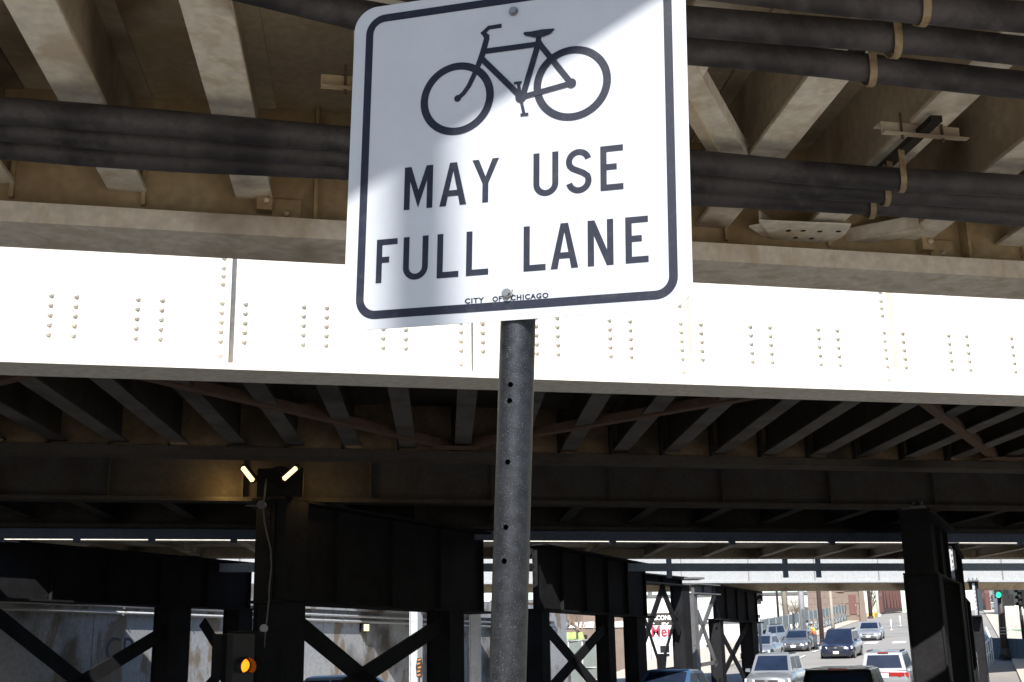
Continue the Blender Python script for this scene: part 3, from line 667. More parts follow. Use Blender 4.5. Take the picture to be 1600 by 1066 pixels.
for k in range(5): MB().box(om + Vector((random.uniform(-.03, .03), -.012, -.28 + k * .14)), Vector((.06, 0, .02)), Vector((0, .006, 0)), Vector((-.015, 0, .028))).build('orange_stroke', 'graff', og)
MB().tube([(om.x, om.y + .06, -.2), (om.x, om.y + .06, om.z + .3)], .03, 8).build('stake', 'darkmetal', og)

# ------------------------------------------------------------------ the bicycle sign on its pole
SX = Vector((.95547474, -.29318628, -.03331399)); SY = Vector((.02548431, -.03048598, .99921027)); SNm = SX.cross(SY).normalized()
SC = Vector((.0054, 1.936, 2.5004))
H_ = .305
def sg(x, y, k=0.0): return SC + SX * x + SY * y + SNm * k
sign = thing('street_sign', (-.09, 2.03, 0), 'square white bicycle may use full lane sign on dark galvanised pole', 'street sign')
def rrect(hw, hh2, r, n=10):
    p = []
    for cx, cy, a0 in ((hw - r, hh2 - r, 0), (-hw + r, hh2 - r, 90), (-hw + r, -hh2 + r, 180), (hw - r, -hh2 + r, 270)):
        p += [(cx + r * math.cos(R(a0 + 90 * i / n)), cy + r * math.sin(R(a0 + 90 * i / n))) for i in range(n + 1)]
    return p
pan = MB().prism(rrect(H_, H_, .044), sg(0, 0, -.0022), SX, SY, SNm * .002).build('panel_backing', 'alu', sign)
face = MB(); pr = rrect(H_, H_, .044); face.add([sg(x, y, 0) for x, y in pr], [tuple(range(len(pr)))])
# sheeting face keeps local sign axes so that its pattern follows the plate
fo = bpy.data.meshes.new('sign_panel'); fo.from_pydata([(x, 0, y) for x, y in pr], [], [tuple(range(len(pr)))]); fo.update()
bm = bmesh.new(); bm.from_mesh(fo); bmesh.ops.triangulate(bm, faces=bm.faces); bm.to_mesh(fo); bm.free()
fo.materials.append(M['sheet']); panel = bpy.data.objects.new('sign_panel', fo); COL.objects.link(panel); panel.parent = sign
mw = Matrix(((SX.x, -SNm.x, SY.x), (SX.y, -SNm.y, SY.y), (SX.z, -SNm.z, SY.z))).to_4x4(); mw.translation = SC - WLOC[sign]; panel.matrix_local = mw
WLOC[panel] = WLOC[sign]
INK = .0006
def strip(outer, inner, k=INK):
    mb = MB(); n = len(outer); mb.add([sg(*p, k) for p in outer] + [sg(*p, k) for p in inner], [(i, (i + 1) % n, n + (i + 1) % n, n + i) for i in range(n)]); return mb
def spart(mb, name):
    o = mb.build(name, 'signblack', sign); return o
ro, ri_ = rrect(.2815, .2870, .037), rrect(.2670, .2722, .0225)
spart(strip(ro, ri_), 'border')
def poly(pts, k=INK):
    mb = MB(); mb.add([sg(x, y, k) for x, y in pts], [tuple(range(len(pts)))]); return mb
def ribbon(pts, w, k=INK, mb=None):
    mb = mb or MB(); P = [Vector((x, y, 0)) for x, y in pts]; a = []
    for i, p in enumerate(P):
        if i == 0: d = P[1] - P[0]
        elif i == len(P) - 1: d = P[-1] - P[-2]
        else: d = (P[i + 1] - P[i]).normalized() + (P[i] - P[i - 1]).normalized()
        d.normalize(); nn = Vector((-d.y, d.x, 0))
        ww = w[i] if isinstance(w, (list, tuple)) else w
        a += [p + nn * ww / 2, p - nn * ww / 2]
    mb.add([sg(v.x, v.y, k) for v in a], [(2 * i, 2 * i + 1, 2 * i + 3, 2 * i + 2) for i in range(len(P) - 1)]); return mb
LH, T = .079, .0108
def letter(ch, x0, x1, y0):
    w = x1 - x0; h = LH; X = lambda a: x0 + a; Y = lambda b: y0 + b
    mb = MB()
    def pg(pts): mb.add([sg(X(a), Y(b), INK) for a, b in pts], [tuple(range(len(pts)))])
    if ch == 'M': pg([(0, 0), (T, 0), (T, h * .66), (w / 2, .002), (w - T, h * .66), (w - T, 0), (w, 0), (w, h), (w - T * 1.15, h), (w / 2, h * .44), (T * 1.15, h), (0, h)])
    elif ch == 'N': pg([(0, 0), (T, 0), (T, h * .66), (w - T * 1.05, 0), (w, 0), (w, h), (w - T, h), (w - T, h * .34), (T * 1.1, h), (0, h)])
    elif ch == 'L': pg([(0, 0), (w, 0), (w, T), (T, T), (T, h), (0, h)])
    elif ch == 'F': pg([(0, 0), (T, 0), (T, h * .455), (w * .62, h * .455), (w * .62, h * .455 + T), (T, h * .455 + T), (T, h - T), (w, h - T), (w, h), (0, h)])
    elif ch == 'E': pg([(0, 0), (w, 0), (w, T), (T, T), (T, h * .455), (w * .72, h * .455), (w * .72, h * .455 + T), (T, h * .455 + T), (T, h - T), (w, h - T), (w, h), (0, h)])
    elif ch == 'A':
        m = w / 2; tw_ = T * .6
        xl = lambda z: (m - tw_) * z / h; xi = lambda z: T * 1.12 + (m - T * 1.12) * z / (h * .86)
        za, zb2 = h * .22, h * .22 + T
        pg([(0, 0), (T * 1.12, 0), (xi(za), za), (xi(zb2), zb2), (m, h * .80), (m, h), (m - tw_, h)])
        pg([(w, 0), (m + tw_, h), (m, h), (m, h * .80), (w - xi(zb2), zb2), (w - xi(za), za), (w - T * 1.12, 0)])
        pg([(xi(za), za), (w - xi(za), za), (w - xi(zb2), zb2), (xi(zb2), zb2)])
    elif ch == 'Y':
        m = w / 2; pg([(m - T / 2, 0), (m + T / 2, 0), (m + T / 2, h * .44), (w, h), (w - T * 1.1, h), (m, h * .60), (T * 1.1, h), (0, h), (m - T / 2, h * .44)])
    elif ch == 'U':
        r = w / 2; path = [(T / 2, h)] + [(r - (r - T / 2) * math.cos(a), r + .001 - (r - T / 2) * math.sin(a)) for a in [math.pi * i / 16 for i in range(17)]] + [(w - T / 2, h)]
        return ribbon([(X(a), Y(b)) for a, b in path], T)
    elif ch == 'S':
        r = w / 2 - T / 2; cx = w / 2; ct = h - T / 2 - r * .98; cbm = T / 2 + r
        path = [(cx + r * math.cos(R(a)), ct + r * .98 * math.sin(R(a))) for a in range(12, 215, 14)]
        path += [(cx - r * .62, h * .565), (cx + r * .45, h * .455)]
        path += [(cx + r * math.cos(R(a)), cbm + r * math.sin(R(a))) for a in range(28, -176, -14)]
        return ribbon([(X(a), Y(b)) for a, b in path], T)
    return mb
for ch, a, b_ in (('M', -.1948, -.1425), ('A', -.1285, -.0800), ('Y', -.0690, -.0215), ('U', .0410, .0840), ('S', .0980, .1415), ('E', .1575, .1955)):
    spart(letter(ch, a - .002, b_ - .001, -.0945), 'letter')
for ch, a, b_ in (('F', -.2465, -.2075), ('U', -.1960, -.1500), ('L', -.1335, -.0940), ('L', -.0805, -.0405), ('L', .0215, .0600), ('A', .0685, .1160), ('N', .1320, .1755), ('E', .1955, .2335)):
    spart(letter(ch, a + .001, b_ + .001, -.2232), 'letter')
# bicycle symbol (pieces a hair apart in height)
bk = MB(); 
def ring(cx, cy, ro, ri2, k):
    n = 56; bk.add([sg(cx + ro * math.cos(2 * math.pi * i / n), cy + ro * math.sin(2 * math.pi * i / n), k) for i in range(n)] + [sg(cx + ri2 * math.cos(2 * math.pi * i / n), cy + ri2 * math.sin(2 * math.pi * i / n), k) for i in range(n)],
                   [(i, (i + 1) % n, n + (i + 1) % n, n + i) for i in range(n)])
def disc(cx, cy, r, k):
    n = 20; bk.add([sg(cx + r * math.cos(2 * math.pi * i / n), cy + r * math.sin(2 * math.pi * i / n), k) for i in range(n)], [tuple(range(n))])
kk = INK
def nk():
    global kk; kk += .00006; return kk
ring(-.1020, .1035, .0685, .0545, nk()); ring(.1070, .1055, .0685, .0548, nk())
ribbon([(-.1005, .1035), (-.090, .1115), (-.080, .1245), (-.0705, .1445), (-.0625, .163), (-.0555, .182), (-.0475, .213)], [.0085, .0085, .009, .0095, .0105, .0115, .0105], nk(), bk)
disc(-.1005, .1035, .0066, nk())
ribbon([(-.0575, .2195), (-.0445, .2310), (-.0205, .2315)], .0082, nk(), bk)
bk.add([sg(x, y, nk() * 0 + INK + .0005) for x, y in ((-.0595, .2245), (-.0530, .2265), (-.0425, .2160), (-.0440, .2115), (-.0530, .2120))], [(0, 1, 2, 3, 4)])
ribbon([(-.0515, .1865), (.0455, .1865)], .0105, nk(), bk)
ribbon([(-.0575, .1740), (.0120, .0965)], .0108, nk(), bk)
ribbon([(.0487, .1930), (.0205, .0965)], .0108, nk(), bk)
ribbon([(.0480, .2020), (.0462, .1860)], .0095, nk(), bk)
ribbon([(.0480, .1880), (.1060, .1055)], .0105, nk(), bk)
ribbon([(.0150, .0905), (.1060, .1055)], .0100, nk(), bk)
disc(.1060, .1055, .0088, nk()); disc(.0160, .0912, .0100, nk())
bk.add([sg(x, y, INK + .0016) for x, y in ((.0195, .2095), (.0215, .2125), (.0330, .2118), (.0540, .2130), (.0755, .2115), (.0765, .2095), (.0690, .2020), (.0560, .1985), (.0400, .1995), (.0240, .2050))], [tuple(range(10))])
ribbon([(.0115, .1165), (.0150, .0950)], .0060, nk(), bk); ribbon([(.0035, .1185), (.0175, .1183)], .0048, nk(), bk)
ribbon([(.0165, .0850), (.0220, .0595)], .0055, nk(), bk); ribbon([(.0155, .0582), (.0300, .0582)], .0048, nk(), bk)
o = bk.build('bicycle_symbol', 'signblack', sign)
text_mesh('caption_lettering', 'CITY', .0118, 'signblack', sign, sg(-.0805, -.2708), SX, SY, .0006, 1.15, .0345, bold=.00045)
text_mesh('caption_lettering', 'OF', .0118, 'signblack', sign, sg(-.0315, -.2708), SX, SY, .0006, 1.1, .0165, bold=.00045)
text_mesh('caption_lettering', 'CHICAGO', .0118, 'signblack', sign, sg(.0005, -.2708), SX, SY, .0006, 1.15, .0655, bold=.00045)
for (x, y) in ((.0015, .2555), (-.0065, -.2590)):
    hx = [(.0064 * math.cos(R(60 * i)), .0064 * math.sin(R(60 * i))) for i in range(6)]
    MB().tube([sg(x, y, .0012), sg(x, y, .0028)], .0085, 20).build('washer', 'bolt', sign)
    MB().prism(hx, sg(x, y, .003), SX, SY, SNm * .005).build('bolt_head', 'bolt', sign)
MB().tube([sg(-.0105, -.2610, .0045), sg(-.0098, -.2655, .006), sg(-.004, -.2672, .007), sg(.0015, -.2645, .0072), sg(.004, -.2585, .0065), sg(.0052, -.2545, .006)], .0014, 8).build('wire_clip', 'bolt', sign, True)
# pole: hollow tube with punched holes
pt = Vector((.0090, 1.9781, 2.1639)); pb = Vector((-.0165, 1.9984, 1.6159)); pdir = (pt - pb).normalized()
p_top = pt + pdir * .60; p_bot = pb - pdir * (pb.z / pdir.z)
NSEG = 40
def ringp(c, r):
    x = SX - pdir * SX.dot(pdir); x.normalize(); y = pdir.cross(x)
    return [c + (x * math.cos(2 * math.pi * i / NSEG) + y * math.sin(2 * math.pi * i / NSEG)) * r for i in range(NSEG)]
RP_ = .0297
pm = MB(); zs = [0, .3, .6, .9, 1]
rg = [ringp(p_bot + (p_top - p_bot) * f, RP_) for f in (0, .5, 1)]; ig = [ringp(p_bot + (p_top - p_bot) * f, RP_ - .003) for f in (1, .5, 0)]
pm.loft(rg + ig + [rg[0]], close=False)
pole = pm.build('pole', 'galv', sign, True)
cut = MB()
for h in ((-.0039, 1.9524, 2.0878), (-.0059, 1.9536, 2.0612), (-.0107, 1.9574, 1.9604), (-.0155, 1.9612, 1.8556), (-.0189, 1.9635, 1.8022)):
    h = Vector(h); ax = p_bot + pdir * (h - p_bot).dot(pdir); d = (h - ax); d = (d - pdir * d.dot(pdir)).normalized(); q = ax + d * RP_
    cut.tube([ax + d * .012, ax + d * .045], .0046, 16)
co = cut.build('cutter', 'black', sign)
bpy.context.view_layer.update()
md = pole.modifiers.new('holes', 'BOOLEAN'); md.operation = 'DIFFERENCE'; md.object = co; md.solver = 'EXACT'
dg = bpy.context.evaluated_depsgraph_get(); nm = bpy.data.meshes.new_from_object(pole.evaluated_get(dg)); pole.modifiers.clear()
if len(nm.polygons) > 50: pole.data = nm
bpy.data.objects.remove(co)
smooth_by_angle(pole, 30)
for k_, (u_, v_) in enumerate(((.255, 0), (-.259, 0))):
    c0 = sg(0, u_, -.0024); 
    MB().box(c0 - SNm * .0035, SX * .045, SY * .014, SNm * .003).build('clamp', 'bolt', sign)

# ------------------------------------------------------------------ street lamp behind the camera whose post shades a band of the sign
pb_ = sg(-.165, -.19) + S * (7.0 / math.cos(R(SUN_EL)))
lpst = thing('lamp_post', (pb_.x, pb_.y, 0), 'tall grey lamp post behind the viewer casting a soft band on the sign', 'lamp post')
MB().tube([(pb_.x, pb_.y, 0), (pb_.x, pb_.y, 6), (pb_.x, pb_.y, 11.5)], [.085, .072, .056], 14).build('post', 'grey', lpst, True)
MB().tube([(pb_.x, pb_.y, 0), (pb_.x, pb_.y, .5)], [.14, .12], 14).build('base', 'grey', lpst)
MB().tube([(pb_.x, pb_.y, 11.4), (pb_.x - .7, pb_.y - .3, 11.9), (pb_.x - 2, pb_.y - .9, 12)], .03, 10).build('arm', 'grey', lpst, True)
MB().box((pb_.x - 2.3, pb_.y - 1, 11.97), (.35, .13, 0), (-.05, .13, 0), (0, 0, .06)).build('lamp_head', 'grey', lpst)

# ------------------------------------------------------------------ cars
def paint(name, col, rough=.28, metal=.35):
    m, nt, b = nodes_of(name); N = nt.nodes
    tc = N.new('ShaderNodeTexCoord'); n = N.new('ShaderNodeTexNoise'); n.inputs['Scale'].default_value = 2.5; n.inputs['Detail'].default_value = 6; nt.links.new(tc.outputs['Object'], n.inputs['Vector'])
    r = N.new('ShaderNodeValToRGB'); r.color_ramp.elements[0].color = (*[c * .82 for c in col], 1); r.color_ramp.elements[1].color = (*col, 1); nt.links.new(n.outputs['Fac'], r.inputs['Fac'])
    nt.links.new(r.outputs['Color'], b.inputs['Base Color'])
    b.inputs['Metallic'].default_value = metal; b.inputs['Roughness'].default_value = rough; b.inputs['Coat Weight'].default_value = .6; b.inputs['Coat Roughness'].default_value = .08
    return m
M['silver'] = paint('silver_car_paint', (.27, .285, .31)); M['graphite'] = paint('grey_car_paint', (.15, .16, .175)); M['navy'] = paint('navy_car_paint', (.022, .028, .06))
M['blackcar'] = paint('black_car_paint', (.012, .012, .014)); M['pale'] = paint('pale_silver_car_paint', (.36, .375, .40)); M['blue'] = paint('blue_car_paint', (.07, .17, .33)); M['whitecar'] = paint('white_car_paint', (.5, .51, .52))
tyre_me = mesh_of(MB().tube([(0, -.11, 0), (0, -.095, 0), (0, .095, 0), (0, .11, 0)], [.29, .335, .335, .29], 22), 'tyre', 'tyre')
rim_me = mesh_of(MB().tube([(0, -.112, 0), (0, .112, 0)], .21, 16), 'rim', 'rim', False)
def car(name, label, pos, heading, L, W, H, paintm, style='suv', rails=True, wide=False):
    """heading: world azimuth (deg) the nose points to; +x local is forward"""
    o = bpy.data.objects.new(name, None); COL.objects.link(o); WLOC[o] = Vector()
    fx = Vector((math.sin(R(heading)), math.cos(R(heading)), 0))
    q = (pos - QO).dot(QD); sl = (zr(q + 1) - zr(q - 1)) / 2 * fx.dot(QD)
    fx = (fx + Z * sl).normalized(); sy = Z.cross(fx).normalized(); uz = fx.cross(sy)
    o.matrix_world = Matrix(((fx.x, sy.x, uz.x, pos.x), (fx.y, sy.y, uz.y, pos.y), (fx.z, sy.z, uz.z, pos.z), (0, 0, 0, 1)))
    tag(o, label, 'car', 'cars in the street')
    w = W / 2; f = L / 2
    suv = style != 'sedan'
    belt = H * (.60 if suv else .64); hoodf = H * (.50 if suv else .48); hoodb = H * (.59 if suv else .62)
    wb = f - L * .27 if suv else f - L * .30           # windscreen base x
    rf = wb - (.62 if suv else .72); rr_ = -f + (.32 if suv else 1.15); rb = -f + (.12 if suv else .62)
    zl = .2
    def sec(x, top, hw, low=zl, crown=.03):
        return [(x, -hw * .82, low), (x, -hw * .97, low + .12), (x, -hw, low + (top - low) * .5), (x, -hw * .985, top - .09), (x, -hw * .90, top), (x, 0, top + crown), (x, hw * .90, top), (x, hw * .985, top - .09), (x, hw, low + (top - low) * .5), (x, hw * .97, low + .12), (x, hw * .82, low)]
    st = [(-f, belt * .80, w * .84, .36), (-f + .06, belt * .94, w * .93, .28), (-f + .3, belt, w, .2), (rb + .2, belt, w, .2), (0, belt, w, .2), (wb - .2, belt, w, .2), (wb + .12, hoodb, w * .985, .2), (f - .45, hoodf * 1.07, w * .96, .2), (f - .14, hoodf * .99, w * .89, .22), (f - .02, hoodf * .80, w * .80, .27), (f, hoodf * .72, w * .74, .32)]
    mb = MB(); mb.loft([sec(x, t, hw, lo) for x, t, hw, lo in st])
    body = mb.build('body', paintm, o, local=True); smooth_by_angle(body, 40)
    tw = w * .74; ct = H - .05
    def ring4(x, z, hw): return [(x, -hw, z), (x, hw, z)]
    cab = MB()
    lo = [(wb + .1, -w * .88, belt - .03), (rb - .02, -w * .88, belt - .03), (rb - .02, w * .88, belt - .03), (wb + .1, w * .88, belt - .03)]
    up_ = [(rf, -tw, ct), (rr_, -tw, ct - .02), (rr_, tw, ct - .02), (rf, tw, ct)]
    tp = [(rf - .12, -tw * .82, H), (rr_ + .1, -tw * .82, H - .02), (rr_ + .1, tw * .82, H - .02), (rf - .12, tw * .82, H)]
    cab.add(lo + up_ + tp, [(0, 1, 5, 4), (1, 2, 6, 5), (2, 3, 7, 6), (3, 0, 4, 7), (4, 5, 9, 8), (5, 6, 10, 9), (6, 7, 11, 10), (7, 4, 8, 11), (8, 9, 10, 11), (3, 2, 1, 0)])
    smooth_by_angle(cab.build('cabin', paintm, o, local=True), 30)
    lo = [Vector(a) for a in lo]; up_ = [Vector(a) for a in up_]
    def win(a, b, c, d, u0, u1, v0, v1, nm, mat='carglass', u2=None, u3=None):
        u2 = u0 if u2 is None else u2; u3 = u1 if u3 is None else u3
        P = lambda u, v: (a * (1 - u) + b * u) * (1 - v) + (d * (1 - u) + c * u) * v
        p = [P(u0, v0), P(u1, v0), P(u3, v1), P(u2, v1)]; n = (p[1] - p[0]).cross(p[3] - p[0]).normalized()
        if n.dot((a + b + c + d) / 4 - Vector((0, 0, belt))) < 0: n = -n
        return MB().hexa([q - n * .004 for q in p] + [q + n * .006 for q in p]).build(nm, mat, o, local=True)
    win(lo[0], lo[3], up_[3], up_[0], .07, .93, .12, .93, 'windscreen', 'frontglass', u2=.08, u3=.92)
    win(lo[1], lo[2], up_[2], up_[1], .08, .92, .14, .88, 'rear_window', u2=.09, u3=.91)
    for (a, b, c, d) in ((lo[0], lo[1], up_[1], up_[0]), (lo[3], lo[2], up_[2], up_[3])):
        win(a, b, c, d, .08, .47, .12, .86, 'side_window', u2=.04, u3=.47); win(a, b, c, d, .51, .90, .12, .86, 'side_window', u2=.51, u3=.93)
    if suv and rails:
        for sgn in (-1, 1): MB().bar((rf - .3, sgn * tw * .9, H + .0), (rr_ + .3, sgn * tw * .9, H - .0), .04, .05).build('roof_rail', 'darkmetal', o, local=True)
    for xx in (f - L * .19, -f + L * .20):
        for sgn in (-1, 1):
            ar = MB().prism([(.40 * math.cos(R(a)), .40 * math.sin(R(a))) for a in range(-20, 201, 20)], (xx, sgn * w * .93, .33), (1, 0, 0), (0, 0, 1), (0, sgn * w * .078, 0)).build('wheel_arch', 'black', o, local=True)
            t_ = bpy.data.objects.new('wheel', tyre_me); COL.objects.link(t_); t_.parent = o; t_.location = (xx, sgn * (w - .085), .335)
            r_ = bpy.data.objects.new('rim', rim_me); COL.objects.link(r_); r_.parent = t_
    for sgn in (-1, 1):
        MB().hexa([(f - .34, sgn * w * .93, hoodf * .80), (f - .06, sgn * w * .52, hoodf * .80), (f + .0, sgn * w * .52, hoodf * .78), (f - .20, sgn * w * .97, hoodf * .78), (f - .36, sgn * w * .93, hoodf * .97), (f - .12, sgn * w * .52, hoodf * .93), (f - .045, sgn * w * .52, hoodf * .91), (f - .22, sgn * w * .965, hoodf * .95)]).build('headlight', 'head', o, local=True)
        MB().hexa([(-f + .2, sgn * w * .95, belt * .74), (-f + .02, sgn * w * .55, belt * .74), (-f - .015, sgn * w * .55, belt * .74), (-f + .03, sgn * w * .97, belt * .74), (-f + .22, sgn * w * .94, belt * .90), (-f + .06, sgn * w * .55, belt * .90), (-f + .015, sgn * w * .55, belt * .90), (-f + .05, sgn * w * .955, belt * .90)]).build('taillight', 'tail', o, local=True)
        MB().hexa([(wb - .02, sgn * w * .93, belt + .0), (wb - .16, sgn * w * .93, belt + .0), (wb - .16, sgn * w * 1.14, belt + .02), (wb - .06, sgn * w * 1.14, belt + .02), (wb - .04, sgn * w * .93, belt + .13), (wb - .16, sgn * w * .93, belt + .14), (wb - .16, sgn * w * 1.12, belt + .14), (wb - .07, sgn * w * 1.12, belt + .13)]).build('wing_mirror', paintm, o, local=True)
        MB().bar((.3, sgn * (w + .004), belt - .17), (.5, sgn * (w + .004), belt - .17), .02, .03).build('door_handle', 'grey', o, local=True)
    MB().hexa([(f - .06, -w * .46, hoodf * .62), (f - .06, w * .46, hoodf * .62), (f + .012, w * .44, hoodf * .62), (f + .012, -w * .44, hoodf * .62), (f - .12, -w * .50, hoodf * .90), (f - .12, w * .50, hoodf * .90), (f - .028, w * .5, hoodf * .90), (f - .028, -w * .5, hoodf * .90)]).build('grille', 'black', o, local=True)
    MB().box((f + .018, 0, hoodf * .86), (.008, 0, 0), (0, .07, 0), (0, 0, .05)).build('badge', 'rim', o, local=True)
    MB().box((f - .02, 0, .33), (.03, 0, 0), (0, w * .62, 0), (0, 0, .06)).build('air_intake', 'black', o, local=True)
    MB().box((f + .022, 0, .47), (.006, 0, 0), (0, .16, 0), (0, 0, .075)).build('number_plate', 'plate', o, local=True)
    MB().box((-f - .012, 0, belt * .80), (.006, 0, 0), (0, .17, 0), (0, 0, .085)).build('number_plate', 'plate', o, local=True)
    if wide: MB().box((-f - .003, 0, belt * .84), (.012, 0, 0), (0, w * .80, 0), (0, 0, .075)).build('taillight', 'tail', o, local=True)
    MB().box((-f + .04, 0, .40), (.06, 0, 0), (0, w * .86, 0), (0, 0, .07)).build('bumper', 'darkmetal', o, local=True)
    MB().box((rr_ - .03, 0, H - .05), (.02, 0, 0), (0, .2, 0), (0, 0, .02)).build('brake_light', 'tail', o, local=True)
    return o
SH = R(0)
c1 = on_ramp(1312, 1030); car('navy_suv', 'dark navy crossover driving toward the viewer in mid street', c1 + QD * 1.8, 203, 4.6, 1.86, 1.70, 'navy', 'suv')
c2 = on_ramp(1358, 1002); car('silver_sedan', 'silver saloon farthest up the ramp, on the crosswalk', c2 + QD * 2, 200, 4.8, 1.82, 1.50, 'pale', 'sedan')
c3 = on_ramp(1243, 1019); car('grey_sedan', 'grey saloon beside the person in the yellow vest', c3 + QD * 2, 202, 4.6, 1.8, 1.45, 'graphite', 'sedan')
c4 = RP(-4.95, 2.2); c4 = atY(1213, 1060, 51.5); c4.z = zr((c4 - QO).dot(QD)); car('silver_suv', 'silver crossover facing the viewer, lowest at the dark pier edge', c4, 201, 4.65, 1.84, 1.76, 'silver', 'suv')
c5 = on_ramp(1186, 1033); car('silver_hatchback', 'silver car with yellow vest behind its windscreen, half hidden by the pier', c5 + QD * 1.5, 204, 4.3, 1.78, 1.5, 'silver', 'sedan')
c6 = on_ramp(1190, 1012); car('silver_wagon', 'light silver wagon in the back row beside the grey saloon', c6 + QD * 1.5, 218, 4.6, 1.82, 1.62, 'silver', 'suv')
c7 = atY(1388, 1020, 52.0); c7.z = zr((c7 - QO).dot(QD)); car('pale_minivan', 'pale silver estate seen from behind with wide red tail lights', c7, 22, 4.8, 1.92, 1.76, 'pale', 'suv', wide=True)
c8 = atY(1322, 1040, 29.2); c8.z = -.15; car('black_suv', 'black car seen from behind at the bottom edge, red brake light on its roof line', c8, 20, 4.6, 1.86, 1.53, 'blackcar', 'suv', rails=False)
c9 = atY(1047, 1040, 36.6); c9.z = -.15; car('blue_car', 'blue car with only its roof showing below the lettered banner', c9, 205, 4.3, 1.78, 1.46, 'blue', 'sedan')
c10 = atY(560, 1040, 33.0); c10.z = -.15; car('dark_sedan', 'dark car whose roof shows under the black left pier bracing', c10, 112, 4.6, 1.8, 1.50, 'graphite', 'sedan')

# ------------------------------------------------------------------ person in hi-vis vest leaning to the grey car
def person(pos, face, label):
    o = thing('person', pos, label, 'person', rz=0)
    f = Vector((math.sin(R(face)), math.cos(R(face)), 0)); r_ = f.cross(Z)
    P = lambda a, b, c: pos + r_ * a + f * b + Z * c
    joints = {'pel': (0, 0, .92, .125), 'wai': (0, .03, 1.08, .115), 'che': (0, .10, 1.30, .135), 'nec': (0, .17, 1.47, .055), 'hea': (0, .20, 1.55, .075), 'top': (0, .22, 1.66, .07),
              'hl': (-.09, 0, .88, .085), 'kl': (-.10, .04, .48, .06), 'al': (-.10, -.02, .09, .04), 'tl': (-.11, .13, .04, .035),
              'hr': (.09, 0, .88, .085), 'kr': (.11, -.03, .48, .06), 'ar': (.12, -.12, .09, .04), 'tr': (.13, .03, .04, .035),
              'sl': (-.19, .12, 1.38, .058), 'el': (-.27, .16, 1.12, .045), 'wl': (-.20, .36, 1.05, .033), 'ml': (-.18, .43, 1.06, .03),
              'sr': (.19, .12, 1.38, .058), 'er': (.26, .22, 1.13, .045), 'wr': (.17, .42, 1.12, .033), 'mr': (.15, .49, 1.13, .03)}
    ed = [('pel', 'wai'), ('wai', 'che'), ('che', 'nec'), ('nec', 'hea'), ('hea', 'top'), ('pel', 'hl'), ('hl', 'kl'), ('kl', 'al'), ('al', 'tl'), ('pel', 'hr'), ('hr', 'kr'), ('kr', 'ar'), ('ar', 'tr'), ('che', 'sl'), ('sl', 'el'), ('el', 'wl'), ('wl', 'ml'), ('che', 'sr'), ('sr', 'er'), ('er', 'wr'), ('wr', 'mr')]
    ks = list(joints)
    vs = [P(*joints[k][:3]) for k in ks]; rad = [joints[k][3] for k in ks]; es = [(ks.index(a), ks.index(b)) for a, b in ed]
    for side, wj, mj in ((-1, 'wl', 'ml'), (1, 'wr', 'mr')):        # five fingers on each palm
        m = joints[mj]
        for i in range(5):
            base = len(vs); sp = (i - 2) * .016
            vs.append(P(m[0] + sp, m[1] + .035, m[2] - .005 * abs(i - 2))); rad.append(.009); es.append((ks.index(mj), base))
            vs.append(P(m[0] + sp * 1.3, m[1] + .07 - .012 * abs(i - 2), m[2] - .025)); rad.append(.008); es.append((base, base + 1))
    me = bpy.data.meshes.new('body'); me.from_pydata([tuple(v - pos) for v in vs], es, []); me.update()
    bo = bpy.data.objects.new('body', me); COL.objects.link(bo); bo.parent = o
    md = bo.modifiers.new('skin', 'SKIN'); 
    for i, sv in enumerate(me.skin_vertices[0].data): sv.radius = (rad[i], rad[i]); sv.use_root = (i == 0)
    bo.modifiers.new('sub', 'SUBSURF').levels = 1; bo.modifiers['sub'].render_levels = 1
    bpy.context.view_layer.update(); dg = bpy.context.evaluated_depsgraph_get(); nm = bpy.data.meshes.new_from_object(bo.evaluated_get(dg)); bo.modifiers.clear(); bo.data = nm
    for p_ in nm.polygons: p_.use_smooth = True
    nm.materials.clear(); nm.materials.append(M['skin'])
    def ell(c, a, b, n=16): return [c + r_ * a * math.cos(2 * math.pi * i / n) + f * b * math.sin(2 * math.pi * i / n) for i in range(n)]
    MB().loft([ell(P(0, .01, 1.0), .175, .135), ell(P(0, .03, 1.14), .17, .135), ell(P(0, .06, 1.22), .18, .14)]).build('vest_lower', 'orange', o, True)
    MB().loft([ell(P(0, .0605, 1.225), .183, .143), ell(P(0, .09, 1.34), .20, .145), ell(P(0, .125, 1.43), .15, .105), ell(P(0, .155, 1.47), .075, .075)]).build('safety_vest', 'hivis', o, True)
    MB().loft([ell(P(0, 0, .85), .18, .135), ell(P(0, .01, 1.01), .168, .128)]).build('trouser_waist', 'trouser', o, True)
    for s_ in ('l', 'r'):
        h, k, a = [joints[x + s_] for x in ('h', 'k', 'a')]
        MB().tube([P(*h[:3]), P(*k[:3]), P(*a[:3])], [.105, .078, .07], 14).build('trouser_leg', 'trouser', o, True)
        t = joints['t' + s_]; MB().tube([P(a[0], a[1] - .05, .05), P(t[0], t[1] - .06, .05), P(t[0], t[1] + .05, .035)], [.05, .052, .03], 10).build('shoe', 'black', o, True)
        s, e = joints['s' + s_], joints['e' + s_]; MB().tube([P(*s[:3]), P(*e[:3])], [.075, .062], 12).build('sleeve', 'orange', o, True)
    hc = P(0, .205, 1.60)
    MB().loft([[hc + r_ * .095 * math.cos(b) * math.cos(a) + f * .105 * math.cos(b) * math.sin(a) + Z * (.02 + .105 * math.sin(b)) for a in [2 * math.pi * i / 14 for i in range(14)]] for b in (-.1, .3, .7, 1.1, 1.45)]).build('hair', 'hairm', o, True)
    for sx_ in (-.03, .03): MB().tube([P(sx_, .29, 1.60), P(sx_, .297, 1.60)], .01, 8).build('eye', 'black', o)
    MB().tube([P(0, .285, 1.59), P(0, .312, 1.565)], [.01, .016], 8).build('nose', 'skin', o)
